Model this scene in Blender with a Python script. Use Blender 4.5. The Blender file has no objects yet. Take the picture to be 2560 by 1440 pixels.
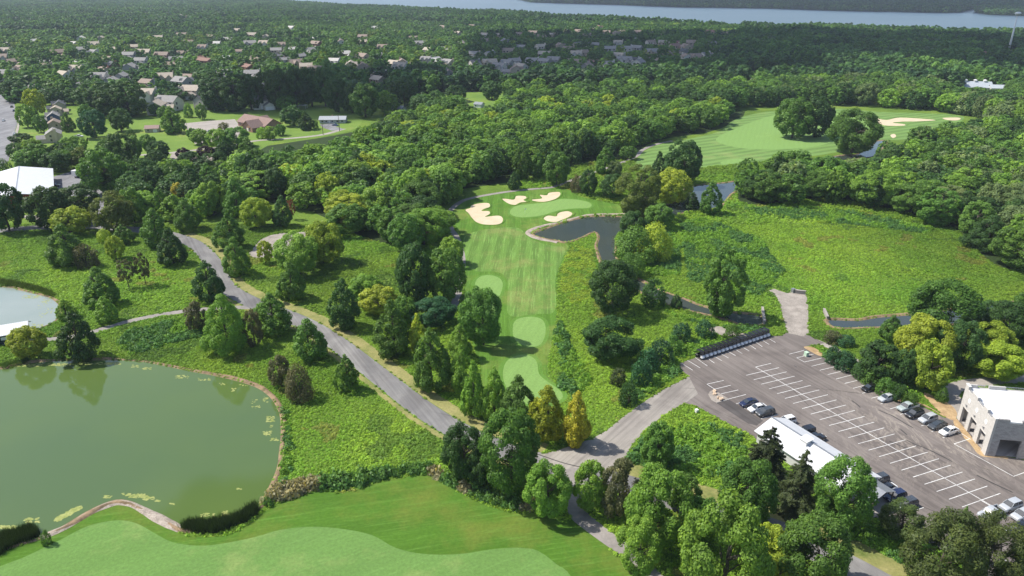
import bpy, bmesh, math, random
import numpy as np
from mathutils import Vector, Matrix
R = math.radians
scene = bpy.context.scene
random.seed(7)
rng = np.random.default_rng(7)

# ------------------------------------------------------------------ camera
CAM_H, PITCH, FPX = 92.0, R(23.0), 1800.0      # metres, radians below level, focal length in photo pixels (2560 wide)
cam_data = bpy.data.cameras.new("camera")
cam_data.sensor_width = 36.0
cam_data.lens = 36.0 * FPX / 2560.0
cam_data.clip_start, cam_data.clip_end = 1.0, 30000.0
cam = bpy.data.objects.new("camera", cam_data)
scene.collection.objects.link(cam)
cam.location = (0, 0, CAM_H)
cam.rotation_euler = (R(90) - PITCH, 0, 0)
scene.camera = cam

# ------------------------------------------------------------------ light
SUN_EL = R(53)
SUN_AZ = Vector((-0.97, 0.24)).normalized()
sun_dir = Vector((SUN_AZ.x * math.cos(SUN_EL), SUN_AZ.y * math.cos(SUN_EL), math.sin(SUN_EL)))
world = bpy.data.worlds.new("World")
scene.world = world
world.use_nodes = True
wn = world.node_tree
sky = wn.nodes.new("ShaderNodeTexSky")
sky.sky_type = 'NISHITA'
sky.sun_disc = False
sky.sun_elevation = SUN_EL
sky.sun_rotation = math.atan2(sun_dir.x, sun_dir.y)
sky.air_density, sky.dust_density, sky.ozone_density = 1.0, 1.5, 1.2
bg = wn.nodes["Background"]
wn.links.new(sky.outputs[0], bg.inputs[0])
bg.inputs[1].default_value = 0.13
sl = bpy.data.lights.new("sun", 'SUN')
sl.energy = 4.4
sl.angle = R(0.53)
sl.color = (1.0, 0.95, 0.86)
sun = bpy.data.objects.new("sun", sl)
scene.collection.objects.link(sun)
sun.rotation_euler = sun_dir.to_track_quat('Z', 'Y').to_euler()
scene.view_settings.view_transform = 'Standard'
scene.view_settings.look = 'None'
scene.view_settings.gamma = 1.0
scene.view_settings.exposure = 0.52
scene.cycles.max_bounces = 5
scene.cycles.diffuse_bounces = 3
scene.cycles.glossy_bounces = 2
scene.cycles.transmission_bounces = 2
scene.cycles.volume_bounces = 0
scene.cycles.use_denoising = True
HAZE = 0.00007          # haze density per metre

# ------------------------------------------------------------------ camera geometry helpers (survey of the photo)
cp, sp = math.cos(PITCH), math.sin(PITCH)
def ray(x, y):
    a, b = (x - 1280) / FPX, -(y - 720) / FPX
    return np.array([a, cp + b * sp, -sp + b * cp])
def G(x, y, z=0.0):
    d = ray(x, y)
    t = (z - CAM_H) / d[2]
    return Vector((d[0] * t, d[1] * t, z))
def depth_at(p):
    return p[1] * cp + (CAM_H - p[2]) * sp
def pxm(p):
    return FPX / depth_at(p)
def proj(X, Y, Z=0.0):
    d = Y * cp + (CAM_H - Z) * sp
    u = Y * sp - (CAM_H - Z) * cp
    return 1280 + FPX * X / d, 720 - FPX * u / d
def height_to(p, ytop):
    d = ray(1280, ytop)
    t = p[1] / d[1]
    return CAM_H + d[2] * t
S = 2558 / 920
def A(*c):     # coordinates read in the enlarged car park view
    return [(c[i] / S + 1640, c[i + 1] / S + 800) for i in range(0, len(c), 2)]
def B(*c):
    return [(c[i] / 3.6 + 1849, c[i + 1] / 3.6 + 1040) for i in range(0, len(c), 2)]

# ------------------------------------------------------------------ tagging
C = scene.collection
def tag(o, label=None, cat=None, group=None, kind=None):
    if label: o["label"] = label
    if cat: o["category"] = cat
    if group: o["group"] = group
    if kind: o["kind"] = kind
    return o
def empty(name, loc, rz=0.0):
    o = bpy.data.objects.new(name, None)
    o.empty_display_size = 0.5
    C.objects.link(o)
    o.location = loc
    o.rotation_euler = (0, 0, rz)
    return o
def obj_from(name, me, parent=None, mat=None, color=None):
    o = bpy.data.objects.new(name, me)
    C.objects.link(o)
    if parent: o.parent = parent
    if mat and not me.materials: me.materials.append(mat)
    if color: o.color = (*color, 1)
    return o
class MB:
    """collects shapes into one mesh"""
    def __init__(s): s.v, s.f = [], []
    def add(s, vs, fs):
        n = len(s.v); s.v += [tuple(v) for v in vs]; s.f += [tuple(i + n for i in f) for f in fs]
    def box(s, x0, x1, y0, y1, z0, z1):
        s.add([(x0,y0,z0),(x1,y0,z0),(x1,y1,z0),(x0,y1,z0),(x0,y0,z1),(x1,y0,z1),(x1,y1,z1),(x0,y1,z1)],
              [(3,2,1,0),(4,5,6,7),(0,1,5,4),(1,2,6,5),(2,3,7,6),(3,0,4,7)])
    def tube(s, p0, p1, r0, r1=None, n=8, cap=True):
        r1 = r0 if r1 is None else r1
        p0, p1 = Vector(p0), Vector(p1); d = (p1 - p0).normalized()
        u = d.orthogonal().normalized(); w = d.cross(u)
        vs = [p + r * (math.cos(2*math.pi*i/n) * u + math.sin(2*math.pi*i/n) * w) for p, r in ((p0, r0), (p1, r1)) for i in range(n)]
        fs = [(i, (i+1) % n, n + (i+1) % n, n + i) for i in range(n)]
        if cap: fs += [tuple(range(n))[::-1], tuple(range(n, 2*n))]
        s.add(vs, fs)
    def loft(s, rings, close=True):
        n = len(rings[0]); vs = [p for r in rings for p in r]; fs = []
        for k in range(len(rings) - 1):
            for i in range(n):
                j = (i + 1) % n
                fs.append((k*n+i, k*n+j, (k+1)*n+j, (k+1)*n+i))
        if close: fs += [tuple(range(n))[::-1], tuple((len(rings)-1)*n + i for i in range(n))]
        s.add(vs, fs)
    def mesh(s, name, mat=None, smooth=False):
        me = bpy.data.meshes.new(name)
        me.from_pydata(s.v, [], s.f)
        me.update()
        if smooth:
            me.polygons.foreach_set("use_smooth", [True] * len(me.polygons))
        if mat: me.materials.append(mat)
        return me
    def build(s, name, mat=None, parent=None, color=None, smooth=False):
        return obj_from(name, s.mesh(name, mat, smooth), parent, None, color)

def copy_tree(o, parent=None):
    c = o.copy(); C.objects.link(c); c.parent = parent
    for ch in list(o.children): copy_tree(ch, c)
    return c

# ------------------------------------------------------------------ value noise (numpy)
def vnoise(x, y, scale, seed=0):
    r = np.random.default_rng(seed); T = r.random((64, 64))
    x = np.asarray(x) / scale; y = np.asarray(y) / scale
    xi, yi = np.floor(x).astype(int), np.floor(y).astype(int)
    fx, fy = x - xi, y - yi
    fx, fy = fx*fx*(3-2*fx), fy*fy*(3-2*fy)
    g = lambda a, b: T[a % 64, b % 64]
    return (g(xi,yi)*(1-fx)+g(xi+1,yi)*fx)*(1-fy) + (g(xi,yi+1)*(1-fx)+g(xi+1,yi+1)*fx)*fy
def pip(px, py, poly):
    px, py = np.asarray(px, float), np.asarray(py, float)
    inside = np.zeros(px.shape, bool)
    n = len(poly)
    for i in range(n):
        x0, y0 = poly[i][0], poly[i][1]; x1, y1 = poly[(i+1) % n][0], poly[(i+1) % n][1]
        if y0 == y1: continue
        c = ((y0 > py) != (y1 > py)) & (px < (x1 - x0) * (py - y0) / (y1 - y0) + x0)
        inside ^= c
    return inside

# ------------------------------------------------------------------ materials
def new_mat(name):
    m = bpy.data.materials.new(name); m.use_nodes = True
    nt = m.node_tree; b = nt.nodes["Principled BSDF"]
    return m, nt, b
def N(nt, t, **kw):
    n = nt.nodes.new(t)
    for k, v in kw.items():
        if k in n.inputs: n.inputs[k].default_value = v
        else: setattr(n, k, v)
    return n
def ramp(nt, fac, stops):
    r = nt.nodes.new("ShaderNodeValToRGB")
    e = r.color_ramp.elements
    while len(e) > 1: e.remove(e[-1])
    e[0].position, e[0].color = stops[0][0], (*stops[0][1], 1)
    for p, c in stops[1:]:
        k = e.new(p); k.color = (*c, 1)
    nt.links.new(fac, r.inputs[0])
    return r.outputs[0]
def pos(nt, rot=0.0, scale=(1, 1, 1), obj_space=False):
    if obj_space:
        src = nt.nodes.new("ShaderNodeTexCoord").outputs["Object"]
    else:
        src = nt.nodes.new("ShaderNodeNewGeometry").outputs["Position"]
    q = nt.nodes.new("ShaderNodeMapping"); q.inputs["Rotation"].default_value = (0, 0, rot)
    m = nt.nodes.new("ShaderNodeMapping"); m.inputs["Scale"].default_value = scale      # turn first, then stretch
    nt.links.new(src, q.inputs[0]); nt.links.new(q.outputs[0], m.inputs[0])
    return m.outputs[0]
def noise(nt, vec, scale, detail=4, rough=0.6, dist=0.0):
    n = N(nt, "ShaderNodeTexNoise", Scale=scale, Detail=detail, Roughness=rough, Distortion=dist)
    nt.links.new(vec, n.inputs["Vector"])
    return n.outputs["Fac"]
def mixc(nt, fac, a, b, mode='MIX'):
    m = nt.nodes.new("ShaderNodeMix"); m.data_type = 'RGBA'; m.blend_type = mode
    for s, v in ((0, fac), (6, a), (7, b)):
        if isinstance(v, (int, float)): m.inputs[s].default_value = v
        elif isinstance(v, tuple): m.inputs[s].default_value = (*v, 1) if len(v) == 3 else v
        else: nt.links.new(v, m.inputs[s])
    return m.outputs[2]
def bump(nt, b, h, strength=0.5, dist=0.1):
    n = N(nt, "ShaderNodeBump", Strength=strength, Distance=dist)
    nt.links.new(h, n.inputs["Height"]); nt.links.new(n.outputs[0], b.inputs["Normal"])
def ground_mat(name, stops, scale=0.05, fine=2.0, fine_amt=0.35, rough=0.95, rot=0.0, stretch=(1,1,1), bmp=0.4, fstretch=(1,1,1), spec=0.15):
    m, nt, b = new_mat(name)
    v = pos(nt, rot, stretch); vf = pos(nt, rot, fstretch)
    c = ramp(nt, noise(nt, v, scale, 6, 0.65), stops)
    f = noise(nt, vf, fine, 3, 0.7)
    g = ramp(nt, f, [(0.25, (1-fine_amt,)*3), (0.75, (1+fine_amt*0.6,)*3)])
    nt.links.new(mixc(nt, 1.0, c, g, 'MULTIPLY'), b.inputs["Base Color"])
    b.inputs["Roughness"].default_value = rough
    b.inputs["Specular IOR Level"].default_value = spec
    if bmp: bump(nt, b, f, bmp, 0.15)
    return m
def plain(name, col, rough=0.6, metal=0.0, var=0.12, scale=0.8, spec=0.4, usecol=False, bmp=0.0, coat=0.0):
    m, nt, b = new_mat(name)
    v = pos(nt, obj_space=True)
    f = noise(nt, v, scale, 4)
    g = ramp(nt, f, [(0.3, (1-var,)*3), (0.7, (1+var*0.5,)*3)])
    base = nt.nodes.new("ShaderNodeObjectInfo").outputs["Color"] if usecol else col
    nt.links.new(mixc(nt, 1.0, base, g, 'MULTIPLY'), b.inputs["Base Color"])
    b.inputs["Roughness"].default_value = rough
    b.inputs["Metallic"].default_value = metal
    b.inputs["Specular IOR Level"].default_value = spec
    b.inputs["Coat Weight"].default_value = coat
    if bmp: bump(nt, b, f, bmp, 0.1)
    return m

M = {}
M['ground'] = ground_mat('meadow_ground', [(0.3,(0.07,0.13,0.018)),(0.5,(0.12,0.20,0.026)),(0.68,(0.18,0.25,0.036))], 0.035, 1.3, 0.5, bmp=0.7)
M['lawn'] = ground_mat('lawn', [(0.3,(0.10,0.175,0.03)),(0.55,(0.15,0.235,0.04)),(0.72,(0.25,0.25,0.075))], 0.03, 0.9, 0.2)
M['field'] = ground_mat('dry_field', [(0.3,(0.13,0.15,0.045)),(0.6,(0.17,0.18,0.06))], 0.02, 0.6, 0.2)
M['verge'] = ground_mat('straw_verge', [(0.3,(0.11,0.15,0.035)),(0.5,(0.24,0.235,0.085)),(0.72,(0.33,0.29,0.13))], 0.12, 1.8, 0.3)
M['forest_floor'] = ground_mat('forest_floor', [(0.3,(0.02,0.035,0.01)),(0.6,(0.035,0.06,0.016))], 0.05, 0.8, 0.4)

def turf(name, c, stripe_rot, period, amt, dry=(0.24,0.26,0.07), dry_t=0.62, streak=0.35):
    m, nt, b = new_mat(name)
    dark = tuple(k * (1-amt) for k in c)
    v = pos(nt, stripe_rot)
    w = N(nt, "ShaderNodeTexWave", Scale=0.314/period, Distortion=0.7, Detail=2.0)
    w.inputs["Detail Scale"].default_value = 0.4
    nt.links.new(v, w.inputs["Vector"])
    base = mixc(nt, ramp(nt, w.outputs["Fac"], [(0.35,(0,0,0)),(0.65,(1,1,1))]), dark, c)
    big = ramp(nt, noise(nt, pos(nt), 0.045, 5, 0.7), [(dry_t-0.12,(0,0,0)),(dry_t+0.1,(1,1,1))])
    base = mixc(nt, big, base, dry)
    st = noise(nt, pos(nt, stripe_rot, (1.6, 0.07, 1)), 1.0, 4, 0.75, 0.4)
    base = mixc(nt, ramp(nt, st, [(0.5,(0,0,0)),(0.68,(streak,)*3)]), base, tuple(min(1, k*1.9+0.03) for k in c))
    fine = noise(nt, pos(nt), 1.7, 4, 0.7)
    base = mixc(nt, 1.0, base, ramp(nt, fine, [(0.3,(0.8,)*3),(0.7,(1.12,)*3)]), 'MULTIPLY')
    nt.links.new(base, b.inputs["Base Color"])
    b.inputs["Roughness"].default_value = 0.95
    b.inputs["Specular IOR Level"].default_value = 0.15
    bump(nt, b, fine, 0.2, 0.08)
    return m
M['rough'] = turf('rough_turf', (0.080,0.175,0.020), R(0), 5.0, 0.16, (0.17,0.21,0.045), 0.6, 0.35)
M['rough_near'] = turf('near_rough_turf', (0.066,0.150,0.015), R(78), 9.0, 0.09, (0.135,0.165,0.028), 0.57, 0.32)
M['fairway'] = turf('fairway_turf', (0.115,0.215,0.040), R(3), 4.6, 0.22, (0.21,0.225,0.07), 0.60, 0.5)
M['fairway_near'] = turf('near_fairway_turf', (0.118,0.222,0.054), R(60), 12.0, 0.05, (0.22,0.28,0.09), 0.6, 0.12)
M['fairway_far'] = turf('far_fairway_turf', (0.145,0.25,0.065), R(62), 7.0, 0.26, (0.22,0.27,0.09), 0.66, 0.3)
M['green'] = turf('putting_green_turf', (0.175,0.295,0.080), R(20), 3.0, 0.03, (0.22,0.34,0.1), 0.7, 0.1)
M['collar'] = turf('collar_turf', (0.095,0.200,0.030), R(10), 3.0, 0.05, (0.17,0.24,0.06), 0.65, 0.2)
M['sand'] = ground_mat('bunker_sand', [(0.3,(0.50,0.40,0.27)),(0.7,(0.60,0.50,0.36))], 0.25, 2.0, 0.06, bmp=0.2)
M['mud'] = ground_mat('bank_mud', [(0.3,(0.11,0.085,0.05)),(0.6,(0.30,0.21,0.13)),(0.75,(0.12,0.14,0.04))], 0.35, 2.0, 0.3)
M['stonebank'] = ground_mat('bank_stones', [(0.3,(0.24,0.20,0.165)),(0.6,(0.42,0.36,0.30))], 0.5, 3.5, 0.5, bmp=1.0)
M['gravel'] = ground_mat('gravel', [(0.3,(0.22,0.195,0.17)),(0.65,(0.38,0.34,0.30))], 0.25, 3.0, 0.35, bmp=0.6)
M['dirt'] = ground_mat('bare_dirt', [(0.3,(0.26,0.17,0.09)),(0.65,(0.5,0.36,0.2))], 0.3, 2.5, 0.3, bmp=0.6)
M['concrete'] = ground_mat('pale_concrete', [(0.3,(0.27,0.245,0.22)),(0.65,(0.36,0.33,0.30))], 0.12, 1.2, 0.12, bmp=0.1)
M['path'] = ground_mat('path_asphalt', [(0.3,(0.20,0.185,0.175)),(0.65,(0.30,0.275,0.255))], 0.2, 1.5, 0.15, bmp=0.1)

_d = G(*A(2320,1285)[0]) - G(*A(740,356)[0]); LOT_ROT = math.pi/2 - math.atan2(_d.y, _d.x)
def asphalt(name, c0, c1, rot, crack=0.5, stain=None):
    m, nt, b = new_mat(name)
    base = ramp(nt, noise(nt, pos(nt, rot, (1, 0.25, 1)), 0.12, 6, 0.65), [(0.35, c0), (0.65, c1)])
    streak = noise(nt, pos(nt, rot, (1.2, 0.03, 1)), 1.0, 4, 0.6)
    base = mixc(nt, 1.0, base, ramp(nt, streak, [(0.35,(0.82,)*3),(0.6,(1.1,)*3)]), 'MULTIPLY')
    # sealed cracks
    vo = N(nt, "ShaderNodeTexVoronoi", Scale=0.045); vo.feature = 'DISTANCE_TO_EDGE'
    wv = pos(nt, rot, (1, 0.5, 1))
    nz = nt.nodes.new("ShaderNodeTexNoise"); nz.inputs["Scale"].default_value = 0.3; nz.inputs["Detail"].default_value = 4
    nt.links.new(wv, nz.inputs["Vector"])
    nt.links.new(mixc(nt, 0.35, wv, nz.outputs["Color"], 'ADD'), vo.inputs["Vector"])
    cr = ramp(nt, vo.outputs["Distance"], [(0.0,(1,1,1)),(0.006,(0,0,0))])
    brk = ramp(nt, noise(nt, pos(nt), 0.05, 3), [(0.5,(0,0,0)),(0.6,(crack,)*3)])
    base = mixc(nt, mixc(nt, 1.0, cr, brk, 'MULTIPLY'), base, tuple(k*0.45 for k in c0))
    patch = ramp(nt, noise(nt, pos(nt), 0.09, 5, 0.6, 0.8), [(0.42,(0.86,0.85,0.85)),(0.58,(1.06,1.06,1.05))])
    base = mixc(nt, 1.0, base, patch, 'MULTIPLY')
    if stain:
        vm = nt.nodes.new("ShaderNodeVectorMath"); vm.operation = 'DISTANCE'; nt.links.new(pos(nt), vm.inputs[0]); vm.inputs[1].default_value = stain[0]
        mr = N(nt, "ShaderNodeMapRange"); nt.links.new(vm.outputs["Value"], mr.inputs[0]); mr.inputs[1].default_value = stain[1]; mr.inputs[2].default_value = stain[1]*0.25; mr.inputs[3].default_value = 0; mr.inputs[4].default_value = 1
        sn = ramp(nt, noise(nt, pos(nt, rot+0.5, (0.9,0.3,1)), 0.22, 6, 0.65, 2.2), [(0.48,(0,0,0)),(0.52,(0.42,)*3),(0.57,(0,0,0))])
        base = mixc(nt, mixc(nt, 1.0, sn, mr.outputs[0], 'MULTIPLY'), base, (0.40,0.35,0.29))
    fine = noise(nt, pos(nt), 4.0, 3, 0.7)
    base = mixc(nt, 1.0, base, ramp(nt, fine, [(0.3,(0.92,)*3),(0.7,(1.06,)*3)]), 'MULTIPLY')
    nt.links.new(base, b.inputs["Base Color"])
    b.inputs["Roughness"].default_value = 0.9; b.inputs["Specular IOR Level"].default_value = 0.25
    bump(nt, b, fine, 0.15, 0.03)
    return m
M['road'] = asphalt('road_asphalt', (0.150,0.148,0.15), (0.225,0.218,0.212), R(-30), 0.8)
M['lot'] = asphalt('car_park_asphalt', (0.135,0.117,0.108), (0.185,0.162,0.149), LOT_ROT, 0.9, (G(*A(1850,790)[0]), 26.0))
M['fresh'] = asphalt('fresh_asphalt', (0.075,0.068,0.066), (0.095,0.086,0.083), LOT_ROT, 0.2)
M['access'] = asphalt('access_asphalt', (0.23,0.21,0.19), (0.32,0.295,0.265), R(38), 0.9)
M['street'] = asphalt('street_asphalt', (0.16,0.16,0.172), (0.23,0.23,0.24), R(0), 0.6)
M['paint'] = plain('line_paint', (0.72,0.72,0.70), 0.7, var=0.35, scale=0.9)

def water(name, deep, shallow, rough=0.06, scale=0.03, bstr=0.02, bscale=2.0, spec=0.5, ior=1.33):
    m, nt, b = new_mat(name)
    c = ramp(nt, noise(nt, pos(nt), scale, 4, 0.5), [(0.35, deep), (0.65, shallow)])
    nt.links.new(c, b.inputs["Base Color"])
    b.inputs["Roughness"].default_value = rough
    b.inputs["IOR"].default_value = ior
    b.inputs["Specular IOR Level"].default_value = spec
    bump(nt, b, noise(nt, pos(nt), bscale, 3), bstr, 0.1)
    return m
M['pond'] = water('pond_water', (0.066,0.112,0.036), (0.092,0.140,0.030), 0.05, 0.012, 0.03, spec=0.7)
M['pond_pale'] = water('pale_pond_water', (0.19,0.235,0.20), (0.27,0.30,0.27), 0.12, 0.02, 0.05, spec=0.9)  # bright sky reflection is put into the pale base colour
M['creek'] = water('creek_water', (0.036,0.050,0.050), (0.048,0.058,0.046), 0.03, 0.05, 0.02, spec=1.0)  # bluish base colour carries part of the reflected clouds
M['lake'] = water('lake_water', (0.05,0.09,0.13), (0.07,0.11,0.15), 0.28, 0.004, 0.5, 0.35, spec=0.6)
M['algae'] = ground_mat('algae', [(0.3,(0.17,0.22,0.05)),(0.6,(0.34,0.36,0.13))], 0.8, 3.0, 0.3)

# ------------------------------------------------------------------ sheets and ribbons
def cr_closed(pts, k=4):
    n = len(pts); out = []
    for i in range(n):
        p0, p1, p2, p3 = pts[(i-1) % n], pts[i], pts[(i+1) % n], pts[(i+2) % n]
        for j in range(k):
            t = j / k
            out.append(0.5*((2*p1)+(p2-p0)*t+(2*p0-5*p1+4*p2-p3)*t*t+(3*p1-p0-3*p2+p3)*t**3))
    return out
def cr_open(pts, k=5):
    q = [2*pts[0]-pts[1]] + list(pts) + [2*pts[-1]-pts[-2]]; out = []
    for i in range(1, len(q)-2):
        p0, p1, p2, p3 = q[i-1], q[i], q[i+1], q[i+2]
        for j in range(k):
            t = j / k
            out.append(0.5*((2*p1)+(p2-p0)*t+(2*p0-5*p1+4*p2-p3)*t*t+(3*p1-p0-3*p2+p3)*t**3))
    out.append(pts[-1].copy())
    return out
SHEETS = {}       # name -> list of ground outlines, used to keep plants off them
def sheet(name, pxs, mat, z, smooth=True, mask=True, kind='structure', label=None, jag=0.0):
    pts = [G(x, y) for x, y in pxs]
    if smooth: pts = cr_closed(pts)
    if jag:
        q = []
        for i, p in enumerate(pts):
            a = float(vnoise(p.x, p.y, 2.5, 5)) - 0.5; c = float(vnoise(p.x, p.y, 2.5, 9)) - 0.5
            q.append(p + Vector((a, c, 0)) * jag * 2)
        pts = q
    if mask: SHEETS.setdefault(mask if isinstance(mask, str) else name, []).append([(p.x, p.y) for p in pts])
    bm = bmesh.new()
    f = bm.faces.new([bm.verts.new((p.x, p.y, z)) for p in pts])
    bm.normal_update()
    if f.normal.z < 0: f.normal_flip()
    bmesh.ops.triangulate(bm, faces=[f], ngon_method='EAR_CLIP')
    me = bpy.data.meshes.new(name); bm.to_mesh(me); bm.free(); me.materials.append(mat)
    o = obj_from(name, me)
    tag(o, label, kind=kind)
    return o, pts
def ribbon_pts(pts, w):
    L, Rr = [], []
    for i, p in enumerate(pts):
        a = pts[max(i-1, 0)]; b = pts[min(i+1, len(pts)-1)]
        d = (b - a); d.z = 0; d.normalize(); n = Vector((-d.y, d.x, 0))
        ww = w[0] + (w[1]-w[0]) * i/(len(pts)-1) if isinstance(w, tuple) else w
        L.append(p + n*ww/2); Rr.append(p - n*ww/2)
    return L, Rr
def ribbon(name, pxs, w, mat, z, mask=True, offset=0.0, smooth=True):
    pts = [G(x, y) for x, y in pxs]
    if smooth: pts = cr_open(pts)
    if offset:
        L, _ = ribbon_pts(pts, abs(offset)*2) if offset > 0 else (ribbon_pts(pts, abs(offset)*2)[1], 0)
        pts = L
    L, Rr = ribbon_pts(pts, w)
    n = len(pts); mb = MB()
    mb.add([(p.x, p.y, z) for p in L] + [(p.x, p.y, z) for p in Rr], [(i, n+i, n+i+1, i+1) for i in range(n-1)])
    o = mb.build(name, mat)
    tag(o, kind='structure')
    if mask:
        for i in range(n-1):
            SHEETS.setdefault(mask if isinstance(mask, str) else name, []).append([(q.x, q.y) for q in (L[i], Rr[i], Rr[i+1], L[i+1])])
    return o, pts
def bank(name, pts, w_out, mat, h=0.35, closed=True, mask=True):
    """raised shore strip: rises from the water's edge and falls back to the ground"""
    n = len(pts); prof = [(-0.3, 0.012), (0.05, 0.10), (w_out*0.35, h), (w_out*0.75, h*0.8), (w_out, 0.0)]
    area = sum(pts[i].x*pts[(i+1) % n].y - pts[(i+1) % n].x*pts[i].y for i in range(n))
    sgn = 1 if area > 0 else -1
    vs, fs = [], []
    for i, p in enumerate(pts):
        a, b = (pts[(i-1) % n], pts[(i+1) % n]) if closed else (pts[max(i-1,0)], pts[min(i+1,n-1)])
        d = (b-a).normalized(); nn = Vector((d.y, -d.x, 0)) * (sgn if closed else 1)
        k = 0.6 + 0.8*float(vnoise(p.x, p.y, 6, 3))
        for (o_, z_) in prof: vs.append(p + nn*o_*k + Vector((0, 0, z_*k if 0 < z_ < 1 else z_)))
    m = len(prof)
    for i in range(n if closed else n-1):
        j = (i+1) % n
        for q in range(m-1): fs.append((i*m+q, j*m+q, j*m+q+1, i*m+q+1))
    mb = MB(); mb.add(vs, fs)
    o = mb.build(name, mat, smooth=True)
    bm = bmesh.new(); bm.from_mesh(o.data); bmesh.ops.recalc_face_normals(bm, faces=bm.faces); bm.to_mesh(o.data); bm.free()
    tag(o, kind='structure')
    return o

# ------------------------------------------------------------------ the land
gm = MB()
gm.add([(-9000,-300,0),(9000,-300,0),(9000,14000,0),(-9000,14000,0)], [(0,1,2,3)])
tag(gm.build('ground', M['ground']), kind='structure')
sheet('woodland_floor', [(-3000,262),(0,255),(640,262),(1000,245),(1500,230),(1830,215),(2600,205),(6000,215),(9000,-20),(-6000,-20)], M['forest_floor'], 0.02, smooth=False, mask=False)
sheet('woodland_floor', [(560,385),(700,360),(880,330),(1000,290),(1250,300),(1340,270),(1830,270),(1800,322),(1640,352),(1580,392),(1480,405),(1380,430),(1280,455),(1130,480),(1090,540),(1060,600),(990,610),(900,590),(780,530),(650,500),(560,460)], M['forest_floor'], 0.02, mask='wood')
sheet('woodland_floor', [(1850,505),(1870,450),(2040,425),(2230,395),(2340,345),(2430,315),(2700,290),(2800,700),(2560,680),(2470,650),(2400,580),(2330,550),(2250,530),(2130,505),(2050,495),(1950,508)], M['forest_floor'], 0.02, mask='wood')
FAR_SHORE = [(700,-30),(1290,-2),(1330,6),(1540,12),(1700,18),(1920,21),(2100,27),(2350,32),(2400,31),(2430,24),(2450,20),(2460,22),(2436,31),(2470,37),(2560,40),(3200,55)]
NEAR_SHORE = [(620,-12),(700,8),(850,22),(1000,27),(1150,37),(1280,39),(1400,52),(1560,60),(1830,73),(2000,79),(2130,81),(2350,89),(2560,91),(3200,110)]
sheet('lake', NEAR_SHORE + FAR_SHORE[::-1], M['lake'], 0.06, smooth=False)
sheet('lawn', [(200,420),(215,350),(250,320),(330,300),(380,296),(500,280),(590,272),(700,285),(760,262),(880,268),(905,300),(880,325),(800,342),(700,352),(640,380),(600,390),(560,405),(500,415),(430,415),(350,400),(260,410)], M['lawn'], 0.03, mask='lawn')
sheet('lawn', [(930,262),(1000,243),(1100,235),(1260,228),(1335,233),(1325,254),(1265,268),(1245,305),(1180,290),(1100,275),(1000,282)], M['lawn'], 0.03, mask='lawn')
sheet('lawn', [(50,300),(60,400),(130,400),(215,370),(210,300),(180,270),(60,262)], M['lawn'], 0.03, mask='lawn')
sheet('dry_field', [(1812,193),(1920,183),(1975,186),(1990,200),(1900,218),(1840,213),(1815,203)], M['field'], 0.03)

# golf: main hole
sheet('golf_rough', [(1118,548),(1140,512),(1165,499),(1220,488),(1280,479),(1370,470),(1430,477),(1448,490),(1500,502),(1545,512),(1563,532),(1500,537),(1450,540),(1400,553),(1350,567),(1318,580),(1330,591),(1365,601),(1420,610),(1412,645),(1395,690),(1392,780),(1385,840),(1375,880),(1370,930),(1388,958),(1418,985),(1412,1004),(1350,1030),(1270,1040),(1215,1000),(1195,900),(1170,820),(1160,740),(1162,660),(1152,600),(1135,562)], M['rough'], 0.010, mask='golf')
sheet('fairway', [(1160,610),(1163,590),(1200,576),(1265,568),(1300,572),(1326,596),(1368,612),(1412,620),(1402,655),(1388,700),(1388,775),(1345,785),(1275,790),(1268,745),(1270,705),(1245,680),(1190,678),(1166,655)], M['fairway'], 0.018, mask='golf')
sheet('tee', [(1188,708),(1200,692),(1225,688),(1248,695),(1257,710),(1252,732),(1241,755),(1235,780),(1215,790),(1200,760),(1190,730)], M['green'], 0.026, mask='golf')
sheet('tee', [(1282,820),(1290,800),(1320,792),(1350,796),(1363,812),(1362,840),(1350,862),(1325,867),(1300,860),(1285,845)], M['green'], 0.026, mask='golf')
sheet('tee', [(1258,925),(1270,900),(1300,887),(1325,890),(1342,905),(1348,935),(1370,955),(1395,972),(1407,988),(1396,1002),(1340,1012),(1290,1000),(1262,960)], M['green'], 0.026, mask='golf')
sheet('putting_green', [(1275,528),(1290,515),(1330,510),(1370,505),(1400,498),(1440,499),(1470,505),(1479,513),(1470,520),(1440,521),(1400,525),(1360,537),(1330,542),(1300,543),(1280,538)], M['green'], 0.026, mask='golf')
for pg in ([(1163,525),(1175,520),(1178,513),(1200,508),(1222,508),(1225,517),(1212,522),(1205,527),(1223,528),(1225,535),(1213,542),(1245,539),(1257,545),(1256,556),(1240,562),(1210,562),(1190,555),(1180,545),(1172,535)],
           [(1255,498),(1266,497),(1284,499),(1290,490),(1312,490),(1317,495),(1310,500),(1318,505),(1300,507),(1287,513),(1270,509)],
           [(1330,499),(1354,496),(1348,487),(1366,488),(1372,482),(1398,480),(1401,488),(1388,498),(1360,505),(1335,503)],
           [(1358,546),(1370,539),(1390,541),(1393,535),(1402,530),(1420,528),(1432,533),(1426,541),(1405,550),(1388,556),(1368,553)],
           [(2080,300),(2107,291),(2140,296),(2182,294),(2215,300),(2250,294),(2331,299),(2333,302),(2295,304),(2250,305),(2232,307),(2263,311),(2257,315),(2220,315),(2190,310),(2145,306),(2095,307)],
           [(2357,295),(2395,294),(2401,298),(2390,301),(2368,300)],
           [(2226,338),(2236,335),(2240,341),(2232,345)]):
    _, bp = sheet('sand_bunker', pg, M['sand'], 0.038, mask='golf')
    if pg[0][1] > 400: bank('bunker_lip', bp, 1.0, M['rough'], 0.28)
    elif len(pg) > 8: bank('bunker_lip', bp, 1.2, M['fairway_far'], 0.3)
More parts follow.
